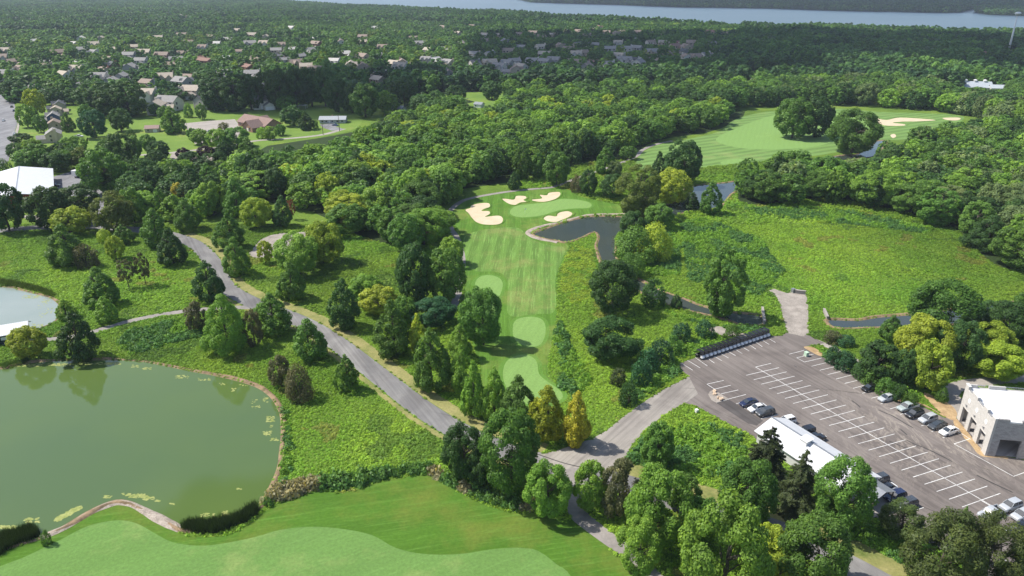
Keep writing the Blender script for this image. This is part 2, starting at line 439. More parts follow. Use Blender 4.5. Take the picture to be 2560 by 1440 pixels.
sheet('golf_rough', [(1590,410),(1600,388),(1640,364),(1720,348),(1800,328),(1830,303),(1880,286),(1960,275),(2100,272),(2200,280),(2340,284),(2410,292),(2385,312),(2330,330),(2270,348),(2190,352),(2130,372),(2050,388),(1960,395),(1880,407),(1750,420),(1690,424),(1640,428),(1600,424)], M['fairway_far'], 0.030, mask='golf')
sheet('fairway', [(1792,345),(1830,325),(1900,298),(1960,284),(2060,282),(2180,300),(2160,330),(2080,355),(2030,368),(1930,374),(1850,370),(1800,358)], M['green'], 0.042, mask='golf')
sheet('tee', [(1802,405),(1835,397),(1860,399),(1845,407),(1810,410)], M['green'], 0.042, mask='golf')
def ring(name, pxs, w, mat, z):
    pts = cr_closed([G(x, y) for x, y in pxs]); n = len(pts); vs, fs = [], []
    for i, p in enumerate(pts):
        d = (pts[(i+1) % n]-pts[i-1]).normalized(); nn = Vector((-d.y, d.x, 0))*w/2*(0.8+0.4*float(vnoise(p.x, p.y, 4, 6)))
        a, b = p+nn, p-nn; vs += [(a.x, a.y, z), (b.x, b.y, z)]
    fs = [(2*i, 2*i+1, (2*i+3) % (2*n), (2*i+2) % (2*n)) for i in range(n)]
    mb = MB(); mb.add(vs, fs); tag(mb.build(name, mat), kind='structure')
for pg in ([(1188,708),(1200,692),(1225,688),(1248,695),(1257,710),(1252,732),(1241,755),(1235,780),(1215,790),(1200,760),(1190,730)],
           [(1282,820),(1290,800),(1320,792),(1350,796),(1363,812),(1362,840),(1350,862),(1325,867),(1300,860),(1285,845)],
           [(1258,925),(1270,900),(1300,887),(1325,890),(1342,905),(1348,935),(1370,955),(1395,972),(1407,988),(1396,1002),(1340,1012),(1290,1000),(1262,960)],
           [(1275,528),(1290,515),(1330,510),(1370,505),(1400,498),(1440,499),(1470,505),(1479,513),(1470,520),(1440,521),(1400,525),(1360,537),(1330,542),(1300,543),(1280,538)]):
    ring('turf_collar', pg, 2.2, M['collar'], 0.0225)
# golf: near hole
sheet('golf_rough', [(-500,1480),(-100,1410),(0,1378),(69,1359),(112,1345),(160,1325),(220,1292),(262,1272),(296,1264),(325,1268),(360,1285),(400,1308),(450,1335),(500,1342),(565,1338),(620,1312),(655,1285),(690,1262),(760,1237),(800,1228),(855,1233),(900,1222),(950,1205),(1000,1195),(1050,1188),(1090,1195),(1125,1218),(1170,1243),(1230,1268),(1290,1281),(1345,1280),(1400,1297),(1442,1302),(1480,1332),(1540,1388),(1600,1447),(1720,1600),(-700,1800)], M['rough_near'], 0.010, mask='golf')
sheet('fairway', [(0,1416),(60,1393),(150,1350),(220,1315),(290,1301),(340,1308),(390,1335),(430,1355),(490,1364),(550,1360),(640,1342),(700,1325),(780,1317),(860,1323),(930,1338),(990,1370),(1060,1385),(1150,1385),(1240,1372),(1310,1370),(1350,1380),(1390,1410),(1430,1445),(1500,1600),(-400,1750),(-200,1500)], M['fairway_near'], 0.018, mask='golf')

def stone_strip(pxs, w, z0=0.02, z1=0.26):
    pts = cr_open([G(x, y) for x, y in pxs], 8); n = len(pts); vs, fs = [], []
    for i, p in enumerate(pts):
        a = pts[max(i-1, 0)]; b = pts[min(i+1, n-1)]; d = (b-a).normalized(); nn = Vector((-d.y, d.x, 0))
        ww = w*(0.75+0.5*float(vnoise(p.x, p.y, 3, 8)))
        for q, z in ((-0.5,z0),(-0.25,z1*0.8),(0.0,z1),(0.25,z1*0.8),(0.5,z0)):
            jz = 0.10*(float(vnoise(p.x+q*w*9, p.y, 0.7, 4))-0.5)
            v = p + nn*q*ww; vs.append((v.x, v.y, z+jz*(z > z0)))
    for i in range(n-1):
        for q in range(4): fs.append((i*5+q, i*5+q+1, (i+1)*5+q+1, (i+1)*5+q))
    mb = MB(); mb.add(vs, fs); me = mb.mesh('stone_bank', M['stonebank'], True)
    bm = bmesh.new(); bm.from_mesh(me); bmesh.ops.recalc_face_normals(bm, faces=bm.faces); bm.to_mesh(me); bm.free()
    tag(obj_from('stone_bank', me), kind='structure')
    L, Rr = ribbon_pts(pts, w)
    for i in range(n-1): SHEETS.setdefault('stone', []).append([(q.x, q.y) for q in (L[i], Rr[i], Rr[i+1], L[i+1])])
# ponds and creek
_, pond_pts = sheet('pond', [(0,922),(27,917),(75,907),(160,901),(235,900),(300,900),(375,907),(475,927),(525,936),(582,948),(640,966),(672,987),(692,1012),(703,1040),(705,1070),(703,1100),(700,1151),(689,1187),(675,1220),(661,1251),(640,1276),(615,1295),(583,1309),(528,1323),(472,1322),(450,1318),(417,1301),(383,1284),(342,1262),(319,1254),(292,1252),(258,1262),(217,1282),(167,1312),(125,1332),(100,1343),(50,1357),(0,1371),(-250,1420),(-700,1250),(-700,1000),(-300,930)], M['pond'], 0.016, mask='water')
_, pond2_pts = sheet('pond', [(0,717),(50,725),(100,737),(125,744),(145,757),(149,775),(140,800),(112,815),(82,824),(0,835),(-200,850),(-500,790),(-300,705)], M['pond_pale'], 0.016, mask='water')
_, creek_pts = sheet('creek', [(1334,585),(1367,572),(1400,560),(1435,550),(1467,543),(1505,541),(1562,542),(1620,536),(1665,513),(1706,500),(1714,472),(1760,462),(1828,455),(1900,438),(1960,422),(2032,405),(2100,389),(2145,386),(2182,362),(2192,353),(2218,353),(2204,372),(2185,390),(2140,397),(2082,411),(2000,432),(1900,458),(1835,480),(1812,503),(1790,520),(1740,524),(1690,537),(1620,560),(1560,580),(1542,595),(1538,620),(1540,645),(1556,668),(1590,695),(1620,712),(1652,727),(1705,746),(1755,766),(1830,782),(1900,790),(1906,811),(1855,811),(1817,798),(1755,783),(1705,771),(1655,756),(1625,742),(1590,722),(1560,702),(1525,680),(1508,662),(1499,640),(1492,615),(1498,594),(1492,581),(1478,581),(1460,590),(1420,605),(1392,601),(1362,596)], M['creek'], 0.016, mask='water')
_, creek2_pts = sheet('creek', [(2072,800),(2145,801),(2195,793),(2275,787),(2350,778),(2427,767),(2457,765),(2600,750),(2900,730),(2900,770),(2600,786),(2445,810),(2420,808),(2270,816),(2170,818),(2107,820),(2080,815)], M['creek'], 0.016, mask='water')
bank('pond_bank', pond_pts, 1.0, M['mud'], 0.3)
bank('pond_bank', pond2_pts, 0.8, M['mud'], 0.25)
bank('creek_bank', creek_pts, 1.1, M['mud'], 0.35)
bank('creek_bank', creek2_pts, 1.0, M['mud'], 0.3)
stone_strip([(1563,535),(1480,537),(1440,545),(1400,555),(1350,567),(1326,577),(1321,585),(1345,596),(1395,606)], 2.4)
stone_strip([(100,1345),(167,1317),(217,1287),(258,1267),(292,1257),(319,1259),(342,1267),(383,1289),(417,1307),(452,1324)], 1.7)
sheet('gravel_clearing', [(625,632),(645,606),(665,593),(700,584),(765,580),(772,590),(740,602),(720,628),(690,642),(640,645)], M['gravel'], 0.012, jag=0.5)

# roads and paths
MAIN = [(-120,592),(60,571),(150,568),(220,566),(300,571),(350,575),(400,581),(440,592),(480,607),(512,632),(535,662),(550,695),(570,722),(610,746),(660,768),(720,790),(780,818),(840,856),(890,894),(940,933),(1000,980),(1050,1018),(1110,1057),(1180,1094),(1250,1122),(1340,1152),(1400,1168),(1500,1192),(1600,1222),(1700,1256),(1800,1287),(1900,1313),(1960,1335),(2060,1385),(2140,1425),(2240,1480)]
ribbon('road_verge', MAIN[7:26], 3.4, M['verge'], 0.008, offset=4.9)
ribbon('road_verge', MAIN[11:26], 1.4, M['verge'], 0.008, offset=-4.0)
ribbon('road_verge', MAIN[26:], 4.5, M['verge'], 0.008, offset=5.0)
ribbon('road', MAIN, 6.1, M['road'], 0.030)
sheet('access_road', [(1352,1136),(1391,1127),(1480,1097),(1516,1077),(1560,1041),(1605,1008),(1655,976),(1722,941),(1790,960),(1760,1000),(1710,1008),(1656,1040),(1613,1077),(1580,1111),(1560,1151),(1525,1172),(1470,1186),(1400,1180)], M['access'], 0.036, smooth=False)
ribbon('cart_path', [(1425,1172),(1437,1205),(1438,1245),(1446,1285),(1475,1312),(1520,1346),(1576,1386),(1640,1445),(1720,1530)], (4.2,2.6), M['path'], 0.042)
ribbon('cart_path', [(1680,352),(1640,361),(1608,374),(1588,392),(1545,410),(1490,430),(1440,447),(1385,467),(1340,472),(1280,478),(1220,487),(1172,497),(1148,507),(1124,528),(1114,546),(1124,566),(1140,592),(1150,622),(1155,652),(1151,692),(1143,740),(1130,775)], 2.6, M['path'], 0.044)
ribbon('cart_path', [(630,768),(560,770),(500,774),(440,781),(380,791),(320,804),(260,821),(200,838),(150,845),(100,850),(0,858),(-100,868)], 2.6, M['path'], 0.024)
ribbon('footpath', [(2035,850),(2090,874),(2120,890),(2155,911),(2200,936),(2250,958)], 2.2, M['concrete'], 0.02)
ribbon('footpath', [(2400,1045),(2386,1002),(2374,984),(2392,968),(2440,957),(2560,945),(2700,930)], 4.0, M['concrete'], 0.02)
sheet('car_park', [(1697,921),(1699,908),(1739,895),(1924,840),(1953,840),(1967,831),(2021,838),(2062,858),(2014,866),(2054,892),(2118,923),(2161,946),(2201,972),(2251,997),(2295,1011),(2359,1044),(2404,1047),(2482,1136),(2540,1146),(2900,1230),(3200,1600),(2700,1560),(2450,1430),(2300,1345),(2200,1300),(2050,1195),(1866,1082),(1802,1049),(1737,1013),(1712,1009),(1745,985),(1722,941)], M['lot'], 0.040, smooth=False)
sheet('car_park_patch', A(420,578, 505,553, 745,700, 700,735, 640,720), M['fresh'], 0.046, smooth=False)
sheet('gravel_crossing', [(1925,726),(1935,722),(1962,731),(1985,732),(2015,735),(2020,762),(2024,832),(2007,841),(1968,832),(1954,780),(1943,745)], M['gravel'], 0.046, smooth=False, jag=0.4)
sheet('gravel_island', A(362,520, 375,498, 400,486, 505,550, 420,578, 385,560), M['gravel'], 0.10, smooth=False)
sheet('bare_earth', A(1640,560, 1700,560, 1830,575, 1960,640, 2080,665, 2075,700, 1960,650, 1850,600), M['dirt'], 0.05, jag=0.4)
sheet('bare_earth', A(1860,500, 1930,530, 2030,580, 2090,640, 2080,680, 1990,650, 1900,570), M['dirt'], 0.03, jag=0.4)
sheet('bare_earth', A(1035,190, 1090,190, 1160,240, 1130,250, 1060,215), M['dirt'], 0.05, jag=0.3)
sheet('bare_earth', A(360,60, 450,45, 540,80, 640,105, 600,120, 450,110), M['gravel'], 0.03, jag=0.4)
sheet('church_car_park', [(455,309),(525,302),(587,298),(606,325),(590,348),(487,360),(475,332)], M['concrete'], 0.05, smooth=False)
ribbon('lane', [(220,405),(300,396),(350,388),(400,385),(445,380),(500,374),(560,366),(640,352),(700,348),(800,338),(860,322)], 4.0, M['concrete'], 0.055)
ribbon('driveway', [(440,383),(432,400),(418,415),(412,425)], 4.5, M['gravel'], 0.05)
sheet('barn_yard', [(105,450),(190,425),(235,432),(260,480),(240,492),(150,490),(115,475)], M['street'], 0.03, smooth=False)
ribbon('driveway', [(240,485),(245,510),(235,540),(225,566)], 5.0, M['street'], 0.034)
ribbon('driveway', [(60,540),(120,548)], 4.5, M['concrete'], 0.03)
sheet('street', [(-200,190),(-30,205),(12,212),(20,222),(32,250),(45,285),(43,310),(30,350),(22,402),(-30,440),(-300,470)], M['street'], 0.05, smooth=False)
sheet('driveway', [(164,150),(205,147),(214,170),(180,172)], M['concrete'], 0.05, smooth=False)
ribbon('driveway', [(815,310),(825,318),(845,325)], 9.0, M['street'], 0.06)
sheet('pavement', [(46,262),(50,285),(48,320),(36,360),(30,400),(26,400),(32,350),(44,310),(46,285)], M['concrete'], 0.056, smooth=False)

M['tar'] = plain('crack_sealant', (0.035,0.033,0.032), 0.6)
for pl in (A(1545,625,1600,650,1640,665,1740,725,1790,752), A(1700,762,1745,800), A(1740,835,1800,865,1890,900,2060,985), A(1620,842,1690,872,1760,902), A(2230,1080,2330,1130,2480,1200), A(1360,560,1400,590,1420,610), A(960,318,980,330)):
    ribbon('crack_sealant', pl, 0.28, M['tar'], 0.0445, mask=False)
sheet('bare_earth', A(2075,700, 2110,705, 2300,930, 2440,945, 2440,965, 2300,955, 2240,925, 2180,850, 2110,780), M['dirt'], 0.0435, jag=0.5)
for pl in ([(1280,1112),(1345,1136),(1410,1158),(1470,1172)],):
    ribbon('crack_sealant', pl, 0.25, M['tar'], 0.039, mask=False)
# painted bay lines
lines = []
ctr = [(628,385,855,332),(680,416,908,361),(732,447,963,391),(787,479,1018,422),(842,513,1076,455),(896,546,1134,487),(953,581,1194,520),(1015,617,1255,556),(1076,655,1319,592),(1138,694,1383,629),(1203,734,1449,671),(1268,776,1517,711),(1336,819,1587,750),(1405,861,1658,793),(1477,906,1733,834),(1550,951,1808,876),(1627,997,1887,920),(1706,1045,1966,965),(1786,1093,2047,1010),(1866,1143,2130,1058),(1951,1193,2216,1106),(2037,1247,2303,1155),(2127,1301,2393,1206)]
oth = [(692,328,800,302),(692,328,2330,1291),
 (1030,212,925,238),(1095,238,978,263),(978,263,1032,293),(1032,293,1152,265),(1215,290,1082,322),(1268,320,1138,350),(1330,348,1194,380),(1378,378,1252,411),(1447,409,1311,442),(1495,442,1370,476),(1555,478,1432,511),(1625,511,1497,545),(1695,546,1562,583),(1760,580,1628,619),(1830,620,1698,657),(1900,660,1768,697),(1975,700,1843,737),(2045,740,1915,777),(2110,782,1992,820),
 (2180,827,2072,862),(2072,862,2485,1088),(2485,1088,2620,1040),(2110,782,2190,832),
 (470,421,354,447),(354,447,410,483),(520,454,405,482),(572,487,453,514),(625,519,503,550),(680,552,557,583),(737,585,614,616),(793,622,670,652),(850,658,730,688),(905,695,790,724),(975,735,850,765),(1165,860,1050,890),(1235,905,1120,935),(1305,950,1190,980),(1380,997,1260,1027),(1452,1045,1330,1075),(1630,1200,1545,1225),(1700,1250,1640,1268),(1780,1290,1700,1312),(1860,1305,1780,1330),(505,551,418,577),
 (176,300,255,350),(218,281,307,334),(273,262,357,320),(360,268,407,301),(405,253,457,284),(452,236,505,266),(500,219,553,249),(545,201,600,235),(595,185,648,217),(645,170,694,203),(690,152,740,187),(735,140,787,171),(780,127,830,157)]
for l in ctr + oth: lines.append(A(*l))
for l in [(2160,755,2260,812),(2250,965,2480,880),(2370,870,2620,1010),(2370,1040,2520,985),(2500,1120,2640,1065),(2370,1310,2410,1295)]: lines.append(B(*l))
mb = MB()
for i, (p, q) in enumerate(lines):
    a, b = G(*p), G(*q); d = (b-a).normalized(); n = Vector((-d.y, d.x, 0))*0.065
    z = 0.048 + 0.0006*(i % 5)
    mb.add([(v.x, v.y, z) for v in (a-n, b-n, b+n, a+n)], [(0,1,2,3)])
tag(mb.build('bay_lines', M['paint']), kind='structure')

# ------------------------------------------------------------------ building materials
M['wall'] = plain('painted_siding', None, 0.7, var=0.08, scale=0.6, usecol=True)
M['roof'] = plain('shingle_roof', None, 0.85, var=0.25, scale=1.6, usecol=True, spec=0.25)
M['glass'] = plain('window_glass', (0.03,0.04,0.05), 0.08, var=0.3, scale=0.4, spec=0.9)
M['white'] = plain('white_trim', (0.75,0.74,0.72), 0.5, var=0.05)
M['dark'] = plain('painted_interior_shade', (0.02,0.02,0.022), 0.8)  # near-black colour stands in for the shade inside openings
M['greymetal'] = plain('grey_metal', (0.35,0.36,0.38), 0.4, metal=0.6)
M['wood'] = plain('weathered_wood', (0.16,0.12,0.09), 0.85, var=0.25, scale=3)
def ribbed(name, col, rot, period=0.45, rough=0.45, amt=0.25):
    m, nt, b = new_mat(name)
    v = pos(nt, rot, obj_space=True)
    w = N(nt, "ShaderNodeTexWave", Scale=0.314/period, Distortion=0.0)
    nt.links.new(v, w.inputs["Vector"])
    c = ramp(nt, w.outputs["Fac"], [(0.0, tuple(k*(1-amt) for k in col)), (0.12, col), (1.0, col)])
    f = noise(nt, pos(nt, obj_space=True), 0.5, 4)
    nt.links.new(mixc(nt, 1.0, c, ramp(nt, f, [(0.3,(0.93,)*3),(0.7,(1.03,)*3)]), 'MULTIPLY'), b.inputs["Base Color"])
    b.inputs["Roughness"].default_value = rough
    bump(nt, b, w.outputs["Fac"], 0.3, 0.05)
    return m
M['whitemetal'] = ribbed('white_ribbed_metal', (0.60,0.61,0.63), 0.0, 0.55)
M['barnred'] = ribbed('red_barn_siding', (0.30,0.03,0.025), 0.0, 0.4)
M['darkgreen'] = ribbed('dark_green_siding', (0.012,0.035,0.035), 0.0, 0.4)
M['membrane'] = ribbed('white_roof_membrane', (0.66,0.67,0.69), R(90), 3.0, 0.6, 0.10)
def stone(name, c0, c1, c2, mortar):
    m, nt, b = new_mat(name)
    tc = nt.nodes.new("ShaderNodeTexCoord").outputs["Object"]
    sx = nt.nodes.new("ShaderNodeSeparateXYZ"); nt.links.new(tc, sx.inputs[0])
    ad = N(nt, "ShaderNodeMath", operation='ADD'); nt.links.new(sx.outputs[0], ad.inputs[0]); nt.links.new(sx.outputs[1], ad.inputs[1])
    cb = nt.nodes.new("ShaderNodeCombineXYZ"); nt.links.new(ad.outputs[0], cb.inputs[0]); nt.links.new(sx.outputs[2], cb.inputs[1])
    br = N(nt, "ShaderNodeTexBrick", Scale=1.0)
    br.inputs["Brick Width"].default_value = 0.62; br.inputs["Row Height"].default_value = 0.26; br.inputs["Mortar Size"].default_value = 0.018
    br.inputs["Color1"].default_value = (*c0, 1); br.inputs["Color2"].default_value = (*c1, 1); br.inputs["Mortar"].default_value = (*mortar, 1)
    nt.links.new(cb.outputs[0], br.inputs["Vector"])
    f = noise(nt, cb.outputs[0], 1.1, 5, 0.7)
    c = mixc(nt, ramp(nt, f, [(0.45,(0,0,0)),(0.65,(1,1,1))]), br.outputs["Color"], c2)
    nt.links.new(c, b.inputs["Base Color"]); b.inputs["Roughness"].default_value = 0.9
    bump(nt, b, f, 0.8, 0.12)
    return m
M['stone_light'] = stone('pale_block_wall', (0.50,0.475,0.44), (0.56,0.53,0.49), (0.46,0.435,0.40), (0.42,0.40,0.37))
M['stone_rough'] = stone('rough_stone_wall', (0.30,0.28,0.27), (0.44,0.41,0.39), (0.38,0.36,0.345), (0.2,0.19,0.18))
M['brick'] = stone('orange_brick', (0.30,0.15,0.10), (0.38,0.19,0.12), (0.28,0.15,0.10), (0.4,0.33,0.28))

rowd = (G(*A(855,332)[0]) - G(*A(628,385)[0])).normalized()       # along a parking bay, towards the far right
ctrd = (G(*A(2320,1285)[0]) - G(*A(740,356)[0])).normalized()      # along the row of bays, towards the camera

# ---- stone clubhouse garage at the right
b0, b1 = G(2392,1045), G(2461.5,1139.5)
hB = height_to(b1, 1048)
axis_w = (b1 - b0); Lw = axis_w.length; axis_w.normalize()
ang = math.atan2(axis_w.y, axis_w.x)
root = empty('stone_garage', b0, ang)        # local +x runs along the bay wall towards the camera, local +y away from the car park
tag(root, 'pale stone garage with white flat roof and open bays at the right edge', 'building')
D = 34.0      # depth off frame
T = 0.45
def wall_with_openings(mb, x0, x1, z1, holes, y0, y1, horizontal='x'):
    """wall in the local xz plane (or yz) with rectangular holes (a,b,top)"""
    def bx(a, b, za, zb):
        if b - a < 0.01: return
        if horizontal == 'x': mb.box(a, b, y0, y1, za, zb)
        else: mb.box(y0, y1, a, b, za, zb)
    cur = x0
    for a, b, t in sorted(holes):
        bx(cur, a, 0, z1); bx(a, b, t, z1); cur = b
    bx(cur, x1, 0, z1)
roofz = hB - 0.75
# bay wall (local y = 0 plane), three openings
mb = MB()
holes = [(Lw*0.10, Lw*0.275, 4.0), (Lw*0.385, Lw*0.57, 4.0), (Lw*0.70, Lw*0.87, 4.0)]
wall_with_openings(mb, 0, Lw, roofz, holes, 0, T)
par = [(0, 1.2), (2.6, 5.6), (9.2, 12.2), (15.2, Lw)]
sc_ = Lw / 18.0
par = [(0, Lw*0.10), (Lw*0.24, Lw*0.42), (Lw*0.62, Lw*0.76), (Lw*0.90, Lw)]
for a, b in par: mb.box(a, b, 0.0, T, roofz, hB)
mb.build('bay_wall', M['stone_light'], root)
for a, b in zip([p[1] for p in par[:-1]], [p[0] for p in par[1:]]):       # railings in the parapet gaps
    r = MB(); r.box(a, b, 0.10, 0.16, hB-0.12, hB-0.04); r.box(a, b, 0.10, 0.16, roofz+0.1, roofz+0.16)
    k = a + 0.2
    while k < b: r.box(k, k+0.05, 0.11, 0.15, roofz+0.1, hB-0.1); k += 0.3
    r.build('railing', M['greymetal'], root)
for a, b, t in holes:
    r = MB(); r.box(a-0.12, a, -0.06, 0.0, 0, t+0.12); r.box(b, b+0.12, -0.06, 0.0, 0, t+0.12); r.box(a-0.12, b+0.12, -0.061, -0.001, t, t+0.14)
    r.build('bay_frame', M['stone_light'], root)
    r = MB(); r.box((a+b)/2-0.12, (a+b)/2+0.12, -0.25, -0.01, t+0.75, t+1.15); r.box((a+b)/2-0.2, (a+b)/2+0.2, -0.35, -0.2, t+1.1, t+1.2)
    r.build('wall_lamp', M['greymetal'], root)
for q in (0.22, 0.48, 0.79):
    r = MB(); cx = Lw*q; r.tube((cx, -0.05, 7.1*hB/10), (cx, 0.05, 7.1*hB/10), 0.55, n=20); r.build('medallion', M['white'], root)
# front wall facing the camera (local x = Lw), one big opening, then the rough stone continues off frame
mb = MB()
wall_with_openings(mb, T, D, roofz, [(2.0, 6.2, 4.3)], Lw-T, Lw-0.003, 'y')
for a, b in ((T, 2.8), (5.2, 8.2), (11.0, 16.0), (19, 24), (27, D)): mb.box(Lw-T, Lw-0.003, a, b, roofz, hB-0.003)
mb.build('front_wall', M['stone_rough'], root)
for a, b in ((2.8, 5.2), (8.2, 11.0), (16, 19), (24, 27)):
    r = MB(); r.box(Lw-0.2, Lw-0.14, a, b, hB-0.12, hB-0.04); r.box(Lw-0.6, Lw-0.05, a, b, roofz, roofz+0.3)
    r.build('railing', M['white'], root)
mb = MB(); wall_with_openings(mb, T, D, roofz, [], 0.003, T, 'y')
for a, b in ((T, 2.2), (4.6, 8.0), (13, 18), (21, D)): mb.box(0.003, T, a, b, roofz, hB-0.003)
mb.build('rear_wall', M['stone_light'], root)
for a, b in ((2.2, 4.6), (8, 13), (18, 21)):
    r = MB(); r.box(0.1, 0.16, a, b, hB-0.12, hB-0.04)
    k = a + 0.2
    while k < b: r.box(0.11, 0.15, k, k+0.05, roofz+0.1, hB-0.1); k += 0.35
    r.build('railing', M['greymetal'], root)
mb = MB(); mb.box(T, Lw-T, T, D, roofz-0.3, roofz-0.05); mb.build('flat_roof', M['membrane'], root)
for a, b in par:
    mb = MB(); mb.box(a-0.05, b+0.05, -0.06, T+0.06, hB, hB+0.12); mb.build('coping', M['white'], root)
mb = MB(); mb.box(T, Lw-T, 9.0, 9.2, 0, roofz-0.3); mb.box(T, Lw-T, T, 9.0, 0.06, 0.08); mb.build('inner_wall', M['stone_rough'], root)
mb = MB(); mb.box(Lw, Lw+5.5, 9.4, 9.95, 0, hB*0.62); mb.box(Lw, Lw+5.6, 9.3, 10.05, hB*0.62, hB*0.62+0.25); mb.build('wing_wall', M['stone_light'], root)
mb = MB(); mb.box(Lw+5.05, Lw+5.55, 9.95, 22, 0, hB*0.62); mb.build('screen_wall', M['stone_rough'], root)

SHEETS.setdefault('footprint', []).append([(q.x, q.y) for q in (b0 + axis_w*-1, b0 + axis_w*(Lw+8), b0 + axis_w*(Lw+8) + Vector((-axis_w.y, axis_w.x, 0))*D, b0 - axis_w + Vector((-axis_w.y, axis_w.x, 0))*D)])
# ---- long metal roof shed beside the car park
r0, r1 = G(1935,1046,4.6), G(2168,1193,4.6)
ax = (r1 - r0); ax.z = 0; Ls = ax.length; an = math.atan2(ax.y, ax.x)
root = empty('metal_roof_shed', (r0.x, r0.y, 0), an)     # +x towards the camera along the ridge; +y to the car park side? see below
tag(root, 'long low shed with white ribbed metal roof between the spruces and the parked cars', 'shed')
hw, e = 5.0, 2.7
axn = Vector((-ax.y, ax.x, 0)).normalized(); a_ = Vector((r0.x, r0.y, 0)); b_ = Vector((r1.x, r1.y, 0)) + ax.normalized()*5
SHEETS['footprint'].append([(q.x, q.y) for q in (a_+axn*5, b_+axn*5, b_-axn*5, a_-axn*5)])
mb = MB()
mb.add([(-0.6,-hw,e),(Ls,-hw,e),(Ls,0,4.6),(-0.6,0,4.6),(-0.6,-hw,e-0.12),(Ls,-hw,e-0.12),(Ls,0,4.48),(-0.6,0,4.48)], [(0,1,2,3),(7,6,5,4),(0,4,5,1),(1,5,6,2),(3,7,4,0)])
mb.add([(-0.6,hw,e),(Ls,hw,e),(Ls,0,4.6),(-0.6,0,4.6),(-0.6,hw,e-0.12),(Ls,hw,e-0.12),(Ls,0,4.48),(-0.6,0,4.48)], [(3,2,1,0),(4,5,6,7),(1,5,4,0),(2,6,5,1),(0,4,7,3)])
mb.build('roof', M['whitemetal'], root)
mb = MB(); mb.box(-0.7, Ls+0.1, -0.2, 0.2, 4.59, 4.66); mb.build('ridge_cap', M['greymetal'], root)
mb = MB(); mb.box(0, Ls-0.4, -hw+0.5, hw-0.5, 0, e-0.08)
mb.add([(0,-hw+0.5,e-0.08),(0,hw-0.5,e-0.08),(0,0,4.45),(Ls-0.4,-hw+0.5,e-0.08),(Ls-0.4,hw-0.5,e-0.08),(Ls-0.4,0,4.45)], [(2,1,0),(3,4,5)])
mb.build('wall', M['wall'], root, (0.55,0.55,0.55))
mb = MB(); q = Ls*0.40; mb.box(q-0.8, q+0.8, -1.6, 0.2, 3.6, 5.1); mb.add([(q-1.0,-1.8,5.1),(q+1.0,-1.8,5.1),(q+1.0,0.4,5.3),(q-1.0,0.4,5.3),(q-1.0,-1.8,5.2),(q+1.0,-1.8,5.2),(q+1.0,0.4,5.4),(q-1.0,0.4,5.4)], [(3,2,1,0),(4,5,6,7),(0,1,5,4),(1,2,6,5),(2,3,7,6),(3,0,4,7)])
mb.build('roof_vent', M['white'], root)
for k in range(5):
    m_ = MB(); xx = Ls*(0.12+0.19*k); m_.box(xx-1.4, xx+1.4, hw-0.5, hw-0.44, 0.05, 2.4); m_.build('roller_door', M['white'], root)
# porch at the near end
mb = MB(); mb.add([(Ls,-3.2,2.9),(Ls+4.2,-3.2,2.9),(Ls+4.2,0,4.0),(Ls,0,4.0),(Ls,3.2,2.9),(Ls+4.2,3.2,2.9)], [(0,1,2,3),(3,2,5,4)])
mb.add([(Ls,-3.2,2.8),(Ls+4.2,-3.2,2.8),(Ls+4.2,0,3.9),(Ls,0,3.9),(Ls,3.2,2.8),(Ls+4.2,3.2,2.8)], [(3,2,1,0),(4,5,2,3)])
mb.build('porch_roof', M['greymetal'], root)
for sy in (-2.9, 2.9):
    m_ = MB(); m_.box(Ls+3.8, Ls+4.0, sy-0.1, sy+0.1, 0.1, 2.8); m_.build('post', M['wood'], root)
mb = MB(); mb.box(Ls-0.4, Ls+5.0, -3.4, 3.4, 0.042, 0.16); mb.build('porch_slab', M['concrete'], root)

# ---- generic gabled building
def gable(mb_w, mb_r, x0, x1, y0, y1, h, rise, ov=0.4, along='x', th=0.15, z0=0.0):
    """walls with gables into mb_w, roof slabs into mb_r; ridge runs along x or y"""
    def P(a, b, z): return (a, b, z) if along == 'x' else (b, a, z)
    if along == 'y': x0, x1, y0, y1 = y0, y1, x0, x1
    ym = (y0+y1)/2
    vs = [P(x0,y0,z0),P(x1,y0,z0),P(x1,y1,z0),P(x0,y1,z0),P(x0,y0,h),P(x1,y0,h),P(x1,y1,h),P(x0,y1,h),P(x0,ym,h+rise),P(x1,ym,h+rise)]
    fs = [(0,1,5,4),(2,3,7,6),(1,2,6,9,5),(3,0,4,8,7)]
    if along == 'y': fs = [f[::-1] for f in fs]
    mb_w.add(vs, fs)
    k = rise/((y1-y0)/2); ya, yb = y0-ov, y1+ov; za = h - ov*k; zt = h+rise
    for ye in (ya, yb):
        v = [P(x0-ov,ye,za+0.02),P(x1+ov,ye,za+0.02),P(x1+ov,ym,zt+0.02),P(x0-ov,ym,zt+0.02)]
        v += [(a,b,z+th) for a,b,z in v]
        mb_r.add(v, [(0,1,2,3),(7,6,5,4),(0,4,5,1),(1,5,6,2),(2,6,7,3),(3,7,4,0)])
def window_mesh(mb, x, y, z, w=1.1, h=1.3, axis='x', s=-1):
    d = 0.05*s
    if axis == 'x': mb.box(x-w/2, x+w/2, min(y, y+d), max(y, y+d), z, z+h)
    else: mb.box(min(x, x+d), max(x, x+d), y-w/2, y+w/2, z, z+h)
HOUSE_CACHE = {}
